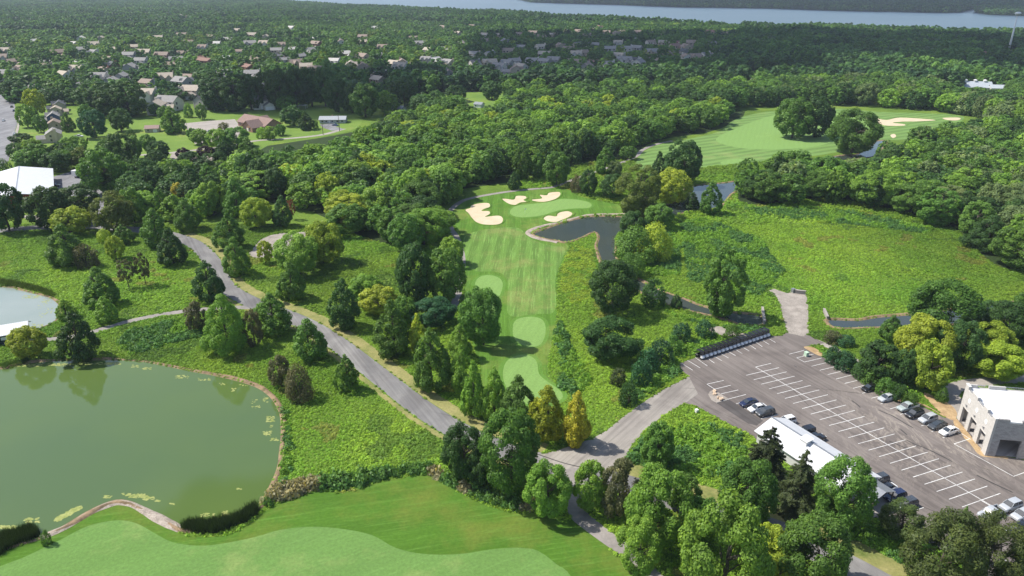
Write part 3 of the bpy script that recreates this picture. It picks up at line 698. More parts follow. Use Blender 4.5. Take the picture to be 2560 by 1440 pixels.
def house_meshes(v):
    """five house shapes, two storeys or one; returns parts [(name, mesh, slot)]"""
    if v in HOUSE_CACHE: return HOUSE_CACHE[v]
    W, Rf = MB(), MB(); parts = []
    L, D2, h, rise = [(12,8.5,5.4,2.6),(14,9,5.4,3.0),(16,9,2.9,2.2),(11,10,5.4,3.2),(13,9,5.2,2.8)][v]
    gable(W, Rf, -L/2, L/2, -D2/2, D2/2, h, rise)
    if v in (0, 1, 4):   # garage wing with its own gable to the front
        gable(W, Rf, L/2-6.2, L/2-0.002, -D2/2-5.0, -D2/2, 2.8, 1.9, along='y')
        m = MB(); m.box(L/2-5.6, L/2-0.7, -D2/2-5.06, -D2/2-5.0, 0.05, 2.2); parts.append(('garage_door', m, 'white'))
    if v in (1, 3):      # cross gable
        gable(W, Rf, -L/2+1.0, -L/2+5.6, -D2/2-1.4, D2/2-1, h-0.1, 2.3, along='y')
    if v == 3:
        gable(W, Rf, 1.0, 5.0, -D2/2-1.2, D2/2-2, h-0.15, 1.9, along='y')
    if v in (0, 3, 4):
        m = MB(); m.box(L/2-0.003, L/2+0.8, 0.6, 2.2, 0, h+rise+0.9); parts.append(('chimney', m, 'wallc'))
    if v == 2:
        m = MB(); m.box(2.0, 2.8, -0.5, 0.3, h+rise-0.6, h+rise+0.9); parts.append(('chimney', m, 'brick'))
    nfl = 2 if h > 4 else 1
    for fl in range(nfl):
        for s, y in ((-1, -D2/2), (1, D2/2)):
            for x in ([-L/2+2.2, -0.6, L/2-2.4] if fl else [-L/2+2.2, 0.9]):
                yy = y - (1.4 if (v in (1,) and s < 0 and x < -L/2+4) else 0)
                if v == 3 and s < 0: yy = y - 1.4 if x < -1 else y
                m = MB(); window_mesh(m, x, yy, 0.9+2.7*fl, 1.5, 1.4, 'x', s); parts.append(('window', m, 'glass'))
        for s, x in ((-1, -L/2), (1, L/2)):
            m = MB(); window_mesh(m, x, -1.5, 0.9+2.7*fl, 1.2, 1.4, 'y', s); parts.append(('window', m, 'glass'))
    m = MB(); window_mesh(m, -L/2+4.9, -D2/2, 0.1, 1.0, 2.1, 'x', -1); parts.append(('door', m, 'white'))
    res = [('wall', W.mesh('house_wall', M['wall']), 'wallc'), ('roof', Rf.mesh('house_roof', M['roof']), 'roofc')]
    for n, m, s in parts: res.append((n, m.mesh('house_'+n, M[{'white':'white','glass':'glass','wallc':'wall','brick':'brick'}[s]]), s))
    HOUSE_CACHE[v] = res
    return res
WALLC = {'white':(0.62,0.58,0.50),'beige':(0.50,0.41,0.29),'grey':(0.35,0.33,0.30),'blue':(0.055,0.085,0.17),'brick':(0.28,0.13,0.09),'tan':(0.42,0.34,0.25)}
ROOFC = {'grey':(0.27,0.26,0.25),'brown':(0.28,0.22,0.18),'dark':(0.095,0.10,0.11),'red':(0.25,0.15,0.12),'tan':(0.43,0.37,0.30),'pale':(0.52,0.50,0.47)}
def house(x, y, v, wc, rc, rz, sc=1.0, label=None, group=None, windows=True):
    p = G(x, y)
    r = empty('house', p, rz); r.scale = (sc,)*3
    for n, me, s in house_meshes(v):
        if not windows and n in ('door',): continue
        o = obj_from(n, me, r)
        if s == 'wallc': o.color = (*WALLC[wc], 1)
        if s == 'roofc': o.color = (*ROOFC[rc], 1)
    tag(r, label, 'house', group)
    return r
# near houses on the street at the left (px base centre, shape, wall, roof, angle)
house(138,352,4,'beige','grey',R(-62),0.95,'beige two-storey house with grey roof, nearest of the five on the street at the left','houses on the street at the left')
house(140,325,0,'tan','brown',R(118),0.9,'tan house with brown roof, second nearest of the five on the street at the left','houses on the street at the left')
house(137,305,1,'blue','grey',R(-62),0.85,'dark blue gabled house with grey roof, middle of five on the left street','houses on the street at the left')
house(143,288,0,'beige','tan',R(118),0.85,'beige house with pale tan roof just beyond the dark blue house','houses on the street at the left')
house(152,276,1,'grey','dark',R(-62),0.9,'grey house with dark roof, farthest of the five on the street at the left','houses on the street at the left')

def special(name, label, cat, px, rz): 
    r = empty(name, G(*px), rz); tag(r, label, cat); return r
# brick church
r = special('brick_church', 'low orange-brick church with wide brown roofs beside the pale car park', 'church', (652,318), R(-38))
W, Rf = MB(), MB()
gable(W, Rf, -17, 15, -6.5, 6.5, 3.4, 3.8, 0.8)
gable(W, Rf, 2, 13, -15, -6.5, 3.3, 3.9, 0.8, along='y')
gable(W, Rf, -12, -4, 6.5, 11, 3.3, 2.6, 0.6, along='y')
W.build('wall', M['brick'], r); Rf.build('roof', M['roof'], r, (0.25,0.17,0.145))
for x in (-14, -10, -6, -2): m = MB(); window_mesh(m, x, -6.5, 1.0, 1.4, 1.6, 'x', -1); m.build('window', M['glass'], r)
for x in (5, 10): m = MB(); window_mesh(m, x, -15, 1.0, 1.6, 2.0, 'x', -1); m.build('window', M['glass'], r)
m = MB(); window_mesh(m, 7.5, -15, 0.1, 1.6, 2.4, 'x', -1); m.build('door', M['white'], r)
m = MB(); m.box(-18.5, -17.0, -1, 1, 0, 5.2); m.build('chimney', M['brick'], r)
# ranch house
r = special('ranch_house', 'long low white-and-grey ranch house with pale roof and asphalt drive, right of the brick church', 'house', (834,306), R(3))
W, Rf = MB(), MB(); gable(W, Rf, -9, 9, -4.2, 4.2, 2.7, 1.7, 0.6)
W.build('wall', M['wall'], r, (0.42,0.42,0.43)); Rf.build('roof', M['roof'], r, (0.36,0.38,0.40))
for x in (-7, -4.2, 0.0, 3.5, 6.8):
    f = MB(); window_mesh(f, x, -4.2, 0.8, 1.7, 1.5, 'x', -1); fr = f.build('window_frame', M['white'], r)
    g = MB(); window_mesh(g, x, -4.26, 0.95, 1.4, 1.2, 'x', -1); g.build('pane', M['glass'], fr)
m = MB(); window_mesh(m, -2.1, -4.2, 0.1, 1.0, 2.1, 'x', -1); m.build('door', M['white'], r)
m = MB(); m.box(-1.0, -0.2, 0.3, 1.1, 3.6, 5.1); m.build('chimney', M['brick'], r)
# small outbuildings
def outb(name, label, cat, px, rz, L, D2, h, rise, wc, rc, door=True):
    r = special(name, label, cat, px, rz)
    W, Rf = MB(), MB(); gable(W, Rf, -L/2, L/2, -D2/2, D2/2, h, rise, 0.4)
    W.build('wall', M['wall'], r, wc); Rf.build('roof', M['roof'], r, rc)
    if door: m = MB(); window_mesh(m, L/4, -D2/2, 0.05, min(2.6, L*0.3), 2.1, 'x', -1); m.build('door', M['white'], r)
    m = MB(); window_mesh(m, -L/4, -D2/2, 1.0, 1.1, 1.0, 'x', -1); m.build('window', M['glass'], r)
    return r
outb('garden_shed', 'small tan shed with pinkish roof alone on the lawn left of the church car park', 'shed', (383,329), R(12), 8.5, 6.5, 2.6, 1.6, (0.42,0.37,0.28), (0.32,0.23,0.2))
outb('white_garage', 'white garage with grey roof half hidden by trees right of the ranch house', 'garage', (993,279), R(-20), 12, 8, 2.8, 1.8, (0.62,0.62,0.62), (0.3,0.31,0.33))
outb('white_shed', 'tiny white shed with grey roof on the grass strip beyond the tall utility pole', 'shed', (1198,268), R(-30), 7, 5, 2.6, 1.4, (0.65,0.65,0.63), (0.25,0.27,0.29))
outb('bungalow', 'low house with tan roof among the trees below the purple-leaved trees', 'house', (512,412), R(5), 11, 7, 2.7, 1.8, (0.4,0.36,0.3), (0.33,0.27,0.24))
r = special('carport', 'white open carport against the dark trees left of the ranch house lawn', 'carport', (757,271), R(0))
m = MB(); m.box(-3.2,3.2,-2.6,2.6,2.5,2.65); m.build('roof', M['white'], r)
for sx in (-3, 3):
    for sy in (-2.4, 2.4): m = MB(); m.box(sx-0.07,sx+0.07,sy-0.07,sy+0.07,0,2.5); m.build('post', M['white'], r)
# greenhouses at the far right
r = special('park_building', 'long building with pale metal roof and three roof vents beyond the right-hand trees', 'building', (2432,228), R(-12))
W, Rf = MB(), MB(); gable(W, Rf, -13, 13, -7, 7, 4.5, 4.2, 0.8); W.build('wall', M['wall'], r, (0.45,0.45,0.45)); Rf.build('roof', M['roof'], r, (0.42,0.46,0.5))
for k in (-8, 0, 8): m = MB(); m.box(k-1,k+1,-1,1,8.4,9.8); m.add([(k-1.5,-1.5,9.8),(k+1.5,-1.5,9.8),(k+1.5,1.5,9.8),(k-1.5,1.5,9.8),(k,0,10.8)], [(3,2,1,0),(0,1,4),(1,2,4),(2,3,4),(3,0,4)]); m.build('roof_vent', M['white'], r)
outb('park_outbuilding', 'small pale-roofed building at the far right beside the long three-vent roof', 'building', (2492,232), R(-12), 14, 10, 4.5, 2.5, (0.45,0.45,0.45), (0.42,0.46,0.5))

# ---- red barn with white roof, far left
e0, e1, e2 = G(45,521,5.0), G(90,492,5.0), G(111,432,5.0)
r = special('red_barn', 'red barn with broad white metal roof at the left edge', 'barn', (45,540), R(0))
ridge0, ridge1 = G(39,486,7.5), G(48,418,7.5)
dv = (ridge1-ridge0); dv.z = 0; Lb = dv.length; ab = math.atan2(dv.y, dv.x)
r.location = (ridge0.x, ridge0.y, 0); r.rotation_euler = (0, 0, ab)
W, Rf = MB(), MB(); gable(W, Rf, 0.8, Lb-0.8, -13, 13, 5.2, 2.6, 1.0)
W.build('wall', M['barnred'], r); Rf.build('roof', M['whitemetal'], r)
m = MB(); m.box(0.74, 0.80, -11.5, -1.5, 0.05, 3.1); m.build('barn_door_shade', M['dark'], r)  # flat dark slab on the wall paints the shaded barn opening
m = MB(); m.box(0.74, 0.80, 2, 6, 0.05, 3.4); m.build('barn_door_shade', M['dark'], r)
m = MB(); m.box(-0.3, Lb+0.3, -0.25, 0.25, 7.95, 8.05); m.build('ridge_cap', M['greymetal'], r)
# ---- pond pavilion at the left edge
c0, c1 = G(-60,862), G(80,838)
dv = c1-c0; Lp = dv.length
r = special('boathouse', 'dark green shed with white ribbed roof between the two ponds at the left edge', 'boathouse', (0,850), 0)
r.location = c0; r.rotation_euler = (0,0,math.atan2(dv.y, dv.x))
W, Rf = MB(), MB(); gable(W, Rf, 0, Lp-0.5, -3.0, 3.0, 2.9, 1.5, 0.6)
W.build('wall', M['darkgreen'], r); Rf.build('roof', M['whitemetal'], r)
m = MB(); window_mesh(m, Lp*0.55, -3.0, 1.2, 1.5, 0.9, 'x', -1); m.build('window', M['white'], r)
m = MB(); m.box(Lp-0.5, Lp-0.45, -1.6, 1.6, 0.05, 2.4); m.build('doorway_shade', M['dark'], r)  # dark slab paints the shade inside the doorway, wall behind is solid

# ---- water tower
p = G(2519, 136); ht = height_to(p, 31)
r = empty('water_tower', p); tag(r, 'tall slender white tower with a bulb top rising from the woods at the upper right', 'tower')
m = MB(); m.tube((0,0,0), (0,0,ht-3), 1.5, 0.75, 20); m.build('shaft', M['white'], r, smooth=True)
m = MB(); m.loft([[(Vector((math.cos(2*math.pi*i/24)*rr, math.sin(2*math.pi*i/24)*rr, ht-4+zz))) for i in range(24)] for rr, zz in ((0.8,0),(2.8,1.0),(3.9,2.2),(3.9,3.2),(2.9,4.2),(1.1,4.7))]); m.build('tank', M['white'], r, smooth=True)
m = MB(); m.tube((0,0,ht+1.6),(0,0,ht+4),0.12,n=6); m.build('aerial', M['greymetal'], r)

# ---- utility poles
def pole(px, ytop, label, arms=1, lamp=False):
    p = G(*px); h = height_to(p, ytop)
    r = empty('utility_pole' if not lamp else 'street_lamp', p, R(20)); tag(r, label, 'pole' if not lamp else 'street lamp', 'utility poles among the trees' if not lamp else None)
    m = MB(); m.tube((0,0,0),(0,0,h),0.24 if not lamp else 0.12,0.15 if not lamp else 0.08,8); m.build('shaft', M['wood'] if not lamp else M['greymetal'], r)
    if lamp:
        m = MB(); m.box(-1.2,0.1,-0.06,0.06,h-0.1,h); m.box(-1.6,-0.7,-0.2,0.2,h-0.2,h-0.08); m.build('lamp_head', M['greymetal'], r)
    else:
        for k in range(arms):
            z = h-0.6-1.3*k
            m = MB(); m.box(-1.4,1.4,-0.28,-0.14,z,z+0.16)
            a = m.build('crossarm', M['wood'], r)
            for xx in (-1.2,-0.5,0.5,1.2): i_ = MB(); i_.tube((xx,-0.2,z+0.16),(xx,-0.2,z+0.42),0.07,n=6); i_.build('insulator', M['white'], a)
pole((849,328),287,'brown wooden utility pole in front of the ranch house')
pole((808,337),310,'short pale utility pole at the lawn left of the ranch house drive')
pole((1169,302),245,'tall pale utility pole at the woods edge left of the tiny white shed',2)
pole((1456,262),235,'brown utility pole with double crossarms rising from the woods in the upper centre',2)
pole((1578,246),222,'grey utility pole just right of the brown double-crossarm pole',1)
pole((1825,226),204,'grey utility pole at the edge of the dry field',1)
pole((2356,200),167,'tall leaning-looking grey utility pole left of the long three-vent roof',1)
pole((470,330),306,'thin street lamp on the church car park',0,True)

# ---- small things
p = G(1312,534)
r = empty('golf_flag', p); tag(r, 'white flag on a thin stick on the putting green', 'golf flag')
m = MB(); m.tube((0,0,0),(0,0,2.3),0.025,n=6); m.build('stick', M['white'], r)
m = MB(); m.add([(0.02,0,2.28),(0.62,0.05,2.2),(0.6,-0.03,1.85),(0.02,0,1.85),(0.02,0.02,2.28),(0.62,0.07,2.2),(0.6,-0.01,1.85),(0.02,0.02,1.85)], [(0,1,2,3),(7,6,5,4)]); m.build('flag', M['white'], r)
def culvert(px0, px1, label):
    a, b = G(*px0), G(*px1); d = b-a; L = d.length
    r = empty('culvert_headwall', a, math.atan2(d.y,d.x)); tag(r, label, 'headwall', 'concrete headwalls of the creek crossing')
    m = MB(); m.box(0,L,-0.25,0.25,0,1.1); m.build('wall', M['concrete'], r)
    m = MB(); m.box(-0.1,L+0.1,-0.35,0.35,1.1,1.25); m.build('coping', M['concrete'], r)
culvert((1905,776),(1910,812),'pale concrete headwall left of the gravel crossing, nearest the golf carts')
culvert((2059,780),(2068,800),'thin pale headwall right of the gravel crossing')
culvert((1988,733),(2013,736),'low concrete slab at the far end of the gravel crossing')
def boxy(name, px, s, label, cat, mat):
    p = G(*px); r = empty(name, p, R(25)); tag(r, label, cat)
    m = MB(); m.box(-s/2,s/2,-s/2,s/2,0.12,s*1.25); m.build('cabinet', mat, r)
    m = MB(); m.box(-s/2-0.05,s/2+0.05,-s/2-0.05,s/2+0.05,s*1.25,s*1.25+0.08); m.build('lid', mat, r)
    m = MB(); m.box(-s*0.7,s*0.7,-s*0.7,s*0.7,0.041,0.12); m.build('plinth', M['concrete'], r)
boxy('utility_cabinet', (2015,890), 0.9, 'small pale green utility cabinet in the first bay by the gravel crossing', 'utility box', plain('pale_green_metal',(0.45,0.6,0.45),0.5))
boxy('steel_bin', (1982,731), 1.0, 'small grey steel bin at the far end of the gravel crossing', 'bin', M['greymetal'])
boxy('valve_box', (1741,1031), 0.6, 'small white valve box in the grass beside the car park entrance', 'utility box', M['white'])
def boulder(px, s, label):
    p = G(*px); bm = bmesh.new(); bmesh.ops.create_icosphere(bm, subdivisions=3, radius=s)
    r_ = random.Random(hash(px) % 999); off = Vector((r_.random()*9, r_.random()*9, 0))
    from mathutils import noise as mn
    for v in bm.verts: v.co *= 0.8+0.5*mn.noise(v.co*1.6/s*0.7+off); v.co.z *= 0.7
    me = bpy.data.meshes.new('boulder'); bm.to_mesh(me); bm.free(); me.materials.append(M['sandstone'])
    o = obj_from('boulder', me); o.location = (p.x, p.y, s*0.35+0.08); tag(o, label, 'boulder', 'boulders on the gravel island')
M['sandstone'] = plain('pale_sandstone', (0.55,0.42,0.3), 0.9, var=0.3, scale=1.5)
boulder(A(407,500)[0], 0.55, 'tan boulder alone at the far tip of the gravel island'); boulder(A(408,518)[0], 0.6, 'tan boulder just below the one at the tip of the gravel island')
boulder(A(437,546)[0], 0.6, 'leftmost of the three boulders at the near end of the gravel island'); boulder(A(450,556)[0], 0.55, 'middle one of the three boulders at the near end of the gravel island'); boulder(A(462,552)[0], 0.5, 'rightmost of the three boulders at the near end of the gravel island')
p = G(*A(1506,796)[0]); m = MB()
for (a,b,c_,d_) in ((-0.7,0.7,-0.7,-0.58),(-0.7,0.7,0.58,0.7),(-0.7,-0.58,-0.58,0.58),(0.58,0.7,-0.58,0.58)): m.box(a,b,c_,d_,0.041,0.056)
o = m.build('drain_surround', M['concrete']); o.location = p; o.rotation_euler = (0,0,R(25)); tag(o, 'square concrete drain surround among the middle bays', 'drain')

# ------------------------------------------------------------------ vehicles
M['carpaint'] = plain('car_paint', None, 0.25, var=0.04, usecol=True, spec=0.6, coat=0.8)
M['tyre'] = plain('tyre_rubber', (0.02,0.02,0.02), 0.85)
M['rim'] = plain('alloy_rim', (0.4,0.4,0.42), 0.35, metal=0.8)
M['headlight'] = plain('headlight_glass', (0.75,0.78,0.8), 0.1, spec=0.9)
M['taillight'] = plain('taillight_glass', (0.4,0.02,0.02), 0.2)
def section(x, z0, z1, wb, wt, rnd=0.12):
    h = z1 - z0
    return [(x,-wb,z0),(x,wb,z0),(x,wb*1.02,z0+h*0.45),(x,wt+ (wb-wt)*0.25,z1-rnd*h),(x,wt*0.86,z1),(x,-wt*0.86,z1),(x,-wt-(wb-wt)*0.25,z1-rnd*h),(x,-wb*1.02,z0+h*0.45)]
def car_parts(kind):
    P = []; body, glass, roof = MB(), MB(), MB()
    if kind == 'sedan':
        body.loft([section(*s) for s in [(-2.35,0.35,0.80,0.72,0.66),(-2.2,0.25,0.98,0.86,0.80),(-1.5,0.22,1.05,0.90,0.84),(-0.9,0.22,1.02,0.91,0.85),(0.6,0.22,0.98,0.91,0.84),(1.4,0.22,0.90,0.90,0.80),(2.05,0.24,0.78,0.86,0.76),(2.35,0.32,0.62,0.70,0.62)]])
        gl = [(-1.95,1.0),(-1.15,1.40),(-0.2,1.46),(0.45,1.42),(1.25,0.98)]; top = (-1.05,0.35,1.44); wt = 0.58
    elif kind == 'suv':
        body.loft([section(*s) for s in [(-2.3,0.4,1.0,0.78,0.72),(-2.2,0.3,1.12,0.90,0.84),(-1.0,0.26,1.14,0.93,0.88),(0.7,0.26,1.10,0.93,0.87),(1.4,0.26,1.04,0.92,0.84),(2.05,0.3,0.92,0.88,0.80),(2.3,0.38,0.75,0.74,0.66)]])
        gl = [(-2.15,1.12),(-1.85,1.66),(-0.4,1.72),(0.4,1.68),(1.15,1.10)]; top = (-1.8,0.32,1.70); wt = 0.66
    elif kind == 'pickup':
        body.loft([section(*s) for s in [(0.35,0.42,1.08,0.95,0.90),(1.3,0.42,1.08,0.95,0.88),(2.3,0.44,1.02,0.93,0.84),(2.75,0.5,0.85,0.80,0.72)]])
        body.loft([section(*s) for s in [(-0.9,0.42,1.10,0.95,0.92),(0.34,0.42,1.10,0.95,0.92)]])
        body.box(-2.8,-0.91,-0.95,-0.87,0.45,1.12); body.box(-2.8,-0.91,0.87,0.95,0.45,1.12); body.box(-2.8,-2.72,-0.87,0.87,0.45,1.10)
        gl = [(-0.85,1.08),(-0.72,1.72),(0.2,1.76),(0.7,1.70),(1.35,1.08)]; top = (-0.7,0.62,1.74); wt = 0.68
        m = MB(); m.box(-2.71,-0.92,-0.86,0.86,0.55,0.70); P.append(('truck_bed', m, 'tyre'))
    elif kind == 'jeep':
        body.loft([section(*s) for s in [(-2.0,0.5,1.15,0.85,0.82),(-1.9,0.45,1.2,0.88,0.86),(0.6,0.45,1.2,0.88,0.86),(0.9,0.5,1.15,0.75,0.72),(1.9,0.55,1.1,0.66,0.62)]])
        body.box(0.9,1.95,-0.92,-0.68,0.75,0.95); body.box(0.9,1.95,0.68,0.92,0.75,0.95)
        gl = [(-1.9,1.18),(-1.85,1.78),(-0.6,1.82),(0.3,1.80),(0.6,1.18)]; top = (-1.85,0.3,1.82); wt = 0.78
    # glasshouse
    rings = []
    x0, xs, xe = gl[0][0], gl[1][0], gl[-1][0]
    def ring(x, z, zb):
        w0 = wt + 0.18
        return [(x,-w0,zb),(x,w0,zb),(x,wt+0.02,z),(x,-wt-0.02,z)]
    zb = gl[0][1] - 0.06
    rings = [ring(x, max(z, zb+0.02), zb) for x, z in gl]
    glass.loft(rings)
    # roof skin and pillars
    a, b, zt = top
    roof.loft([[(x,-w_,z),(x,w_,z),(x,w_*0.93,z+t_),(x,-w_*0.93,z+t_)] for x, z, w_, t_ in ((a-0.05,gl[1][1]-0.03,wt+0.03,0.04),((a+b)/2,max(g[1] for g in gl)-0.01,wt+0.03,0.05),(b+0.05,gl[3][1]-0.02,wt+0.03,0.04))])
    for s in (-1, 1):
        for (xa, za), (xb, zb2) in (((gl[0][0], gl[0][1]-0.02), (gl[1][0], gl[1][1]-0.01)), ((gl[-1][0], gl[-1][1]-0.02), (gl[3][0], gl[3][1]-0.01)), (((a+b)/2, gl[0][1]-0.02), ((a+b)/2, gl[2][1]-0.02))):
            roof.tube((xa, s*(wt+0.19), za), (xb, s*(wt+0.03), zb2), 0.045, n=5)
    P = [('body', body, 'carpaint'), ('glasshouse', glass, 'glass'), ('roof', roof, 'carpaint')] + P
    wx = {'sedan':(1.42,-1.38),'suv':(1.40,-1.38),'pickup':(1.85,-1.75),'jeep':(1.35,-1.25)}[kind]; wr = {'sedan':0.33,'suv':0.37,'pickup':0.40,'jeep':0.42}[kind]
    xf = {'sedan':2.22,'suv':2.2,'pickup':2.68,'jeep':1.9}[kind]; xr = {'sedan':-2.3,'suv':-2.27,'pickup':-2.81,'jeep':-2.0}[kind]
    zf = {'sedan':0.6,'suv':0.78,'pickup':0.82,'jeep':0.9}[kind]
    return P, wx, wr, xf, xr, zf
CAR_CACHE = {}
def car_proto(kind):
    if kind in CAR_CACHE: return CAR_CACHE[kind]
    P, wx, wr, xf, xr, zf = car_parts(kind)
    out = [(n, m.mesh('car_'+n, M[s], smooth=False), s, None) for n, m, s in P]
    t, rim, hl, tl = MB(), MB(), MB(), MB()
    t.tube((0,-0.11,0),(0,0.11,0),wr,n=18); rim.tube((0,-0.12,0),(0,0.12,0),wr*0.6,n=12)
    hl.box(-0.06,0.06,-0.17,0.17,-0.07,0.07); tl.box(-0.04,0.04,-0.14,0.14,-0.1,0.1)
    CAR_CACHE[kind] = (out, t.mesh('tyre', M['tyre'], True), rim.mesh('rim', M['rim']), hl.mesh('headlight', M['headlight']), tl.mesh('taillight', M['taillight']), wx, wr, xf, xr, zf)
    return CAR_CACHE[kind]
CARC = {'black':(0.012,0.012,0.014),'navy':(0.012,0.018,0.06),'white':(0.75,0.75,0.74),'silver':(0.42,0.44,0.46),'sage':(0.36,0.41,0.40),'charcoal':(0.05,0.055,0.06),'blue':(0.03,0.06,0.16)}
def car(kind, px, d, col, label, roofcol=None, group=None, flip=False, name=None, cat=None, z=0.041):
    parts, tyre, rim, hl, tl, wx, wr, xf, xr, zf = car_proto(kind)
    p = G(*px, 0.75); p.z = z
    a = math.atan2(d.y, d.x) + (math.pi if flip else 0)
    r = empty(name or {'sedan':'sedan','suv':'suv','pickup':'pickup_truck','jeep':'off_road_car'}[kind], p, a)
    for n, me, s, _ in parts:
        o = obj_from(n, me, r)
        if s == 'carpaint': o.color = (*CARC[roofcol if (n == 'roof' and roofcol) else col], 1)
    for x in wx:
        for s in (-1, 1):
            w = empty_part('wheel', tyre, r); w.location = (x, s*0.84, wr)
            q = obj_from('rim', rim, w); q.location = (0, s*0.01, 0)
    for s in (-1, 1):
        o = obj_from('headlight', hl, r); o.location = (xf, s*0.55, zf)
        o = obj_from('taillight', tl, r); o.location = (xr, s*0.62, zf+0.12)
    tag(r, label, cat or {'sedan':'car','suv':'car','pickup':'pickup truck','jeep':'car'}[kind], group)
def empty_part(n, me, parent): return obj_from(n, me, parent)
g1, g2, g3 = 'cars along the far edge of the car park', 'cars between the shed and the car park', 'vehicles at the near right end of the middle row'
car('sedan', A(1490,466)[0], rowd, 'black', 'black sedan alone, farthest car along the planted edge of the car park', group=g1, flip=True)
car('sedan', A(1607,536)[0], rowd, 'silver', 'light silver sedan, second from the far end along the planted edge', group=g1, flip=True)
car('pickup', A(1748,602)[0], rowd, 'sage', 'pale grey-green pickup truck along the planted edge', group=g1, flip=True)
car('suv', A(1797,650)[0], rowd, 'black', 'black car between the grey-green pickup and the silver car', group=g1, flip=True)
car('suv', A(1890,684)[0], rowd, 'silver', 'silver car between the black car and the dark grey sedan', group=g1, flip=True)
car('sedan', A(1958,726)[0], rowd, 'charcoal', 'dark grey sedan beside the white sedan near the stone garage', group=g1, flip=True)
car('sedan', A(2037,767)[0], rowd, 'white', 'white sedan nearest the stone garage', group=g1, flip=True)
car('sedan', A(645,570)[0], rowd, 'navy', 'dark navy sedan, farthest of the three beside the gravel island', group=g2, flip=True)
car('sedan', A(705,607)[0], rowd, 'white', 'white coupe between the navy sedan and the dark grey car', group=g2, flip=True)
car('suv', A(760,638)[0], rowd, 'charcoal', 'dark grey car, nearest the shed of the three beside the gravel island', group=g2, flip=True)
car('suv', A(905,700)[0], rowd, 'white', 'white car just beyond the far end of the shed roof', group=g2, flip=True)
car('jeep', A(1042,775)[0], rowd, 'black', 'black boxy off-road car half hidden behind the shed roof', group=g2, flip=True)
car('pickup', A(1100,822)[0], rowd, 'black', 'black pickup with open bed behind the shed roof', group=g2)
car('suv', A(1545,1108)[0], rowd, 'charcoal', 'dark grey car at the near end of the shed beside the porch', group=g2, flip=True)
car('sedan', A(1600,1168)[0], rowd, 'white', 'white car with black roof beside the shed porch', roofcol='black', group=g2, flip=True)
car('suv', A(1663,1222)[0], rowd, 'navy', 'navy blue car between the black-roofed white car and the dark grey one', group=g2, flip=True)
car('suv', A(1742,1275)[0], rowd, 'charcoal', 'dark grey car partly behind the small pine near the shed porch', group=g2, flip=True)
car('pickup', B(2262,868)[0], rowd, 'silver', 'silver crew-cab pickup at the near end of the middle row', group=g3, flip=True)
car('suv', B(2440,802)[0], rowd, 'silver', 'silver car with dark sunroof beside the silver pickup', group=g3, flip=True)
car('suv', B(2545,885)[0], rowd, 'silver', 'silver car at the right edge just below the car with the sunroof', group=g3, flip=True)
car('suv', B(2500,1020)[0], rowd, 'black', 'black car in the near row at the right edge', group=g3, flip=True)
car('sedan', B(2600,1135)[0], rowd, 'white', 'white car cut off by the right edge below the black one', group=g3, flip=True)
sd = (G(43,310)-G(45,285)).normalized()
std = (G(30,350)-G(12,402)).normalized()
g4 = 'vehicles on the street at the left'
car('sedan', (8,300), std, 'white', 'white car on the street at the left, nearer to the left edge', group=g4, z=0.052)
car('sedan', (36,333), std, 'white', 'white car at the kerb in front of the tan house', group=g4, z=0.052)
car('sedan', (29,266), std, 'black', 'black car parked at the far bend of the left street', group=g4, z=0.052)
car('sedan', (35,276), std, 'navy', 'dark blue car parked just nearer than the black one at the bend', group=g4, z=0.052)
car('pickup', (197,340), Vector((1,0,0)), 'white', 'white pickup behind the tan house on the left street', z=0.03)
car('sedan', (838,312), Vector((1,-.3,0)).normalized(), 'blue', 'dark blue car on the drive of the ranch house', z=0.065)
car('sedan', (527,327), Vector((1,.4,0)).normalized(), 'white', 'white car in the church car park', z=0.055)
car('pickup', (135,463), Vector((1,.1,0)).normalized(), 'black', 'black pickup parked beside the barn', z=0.035)
car('suv', (229,470), Vector((-1,0,0)), 'white', 'white car in the barn yard', z=0.035)
car('sedan', (228,478), Vector((-1,0,0)), 'black', 'black car next to the white one in the barn yard', z=0.035)
# box trailer in the barn yard
p = G(207,440); r = empty('box_trailer', p, R(70)); tag(r, 'white box trailer at the far side of the barn yard', 'trailer')
m = MB(); m.box(-5,5,-1.3,1.3,1.0,3.9); m.build('body', M['white'], r)
for x in (-3.4,-2.4):
    for s in (-1.15,1.15): m = MB(); m.tube((x,s-0.12,0.5),(x,s+0.12,0.5),0.5,n=14); m.build('wheel', M['tyre'], r)
m = MB(); m.box(5,6.4,-0.08,0.08,0.7,0.85); m.build('tow_bar', M['greymetal'], r)

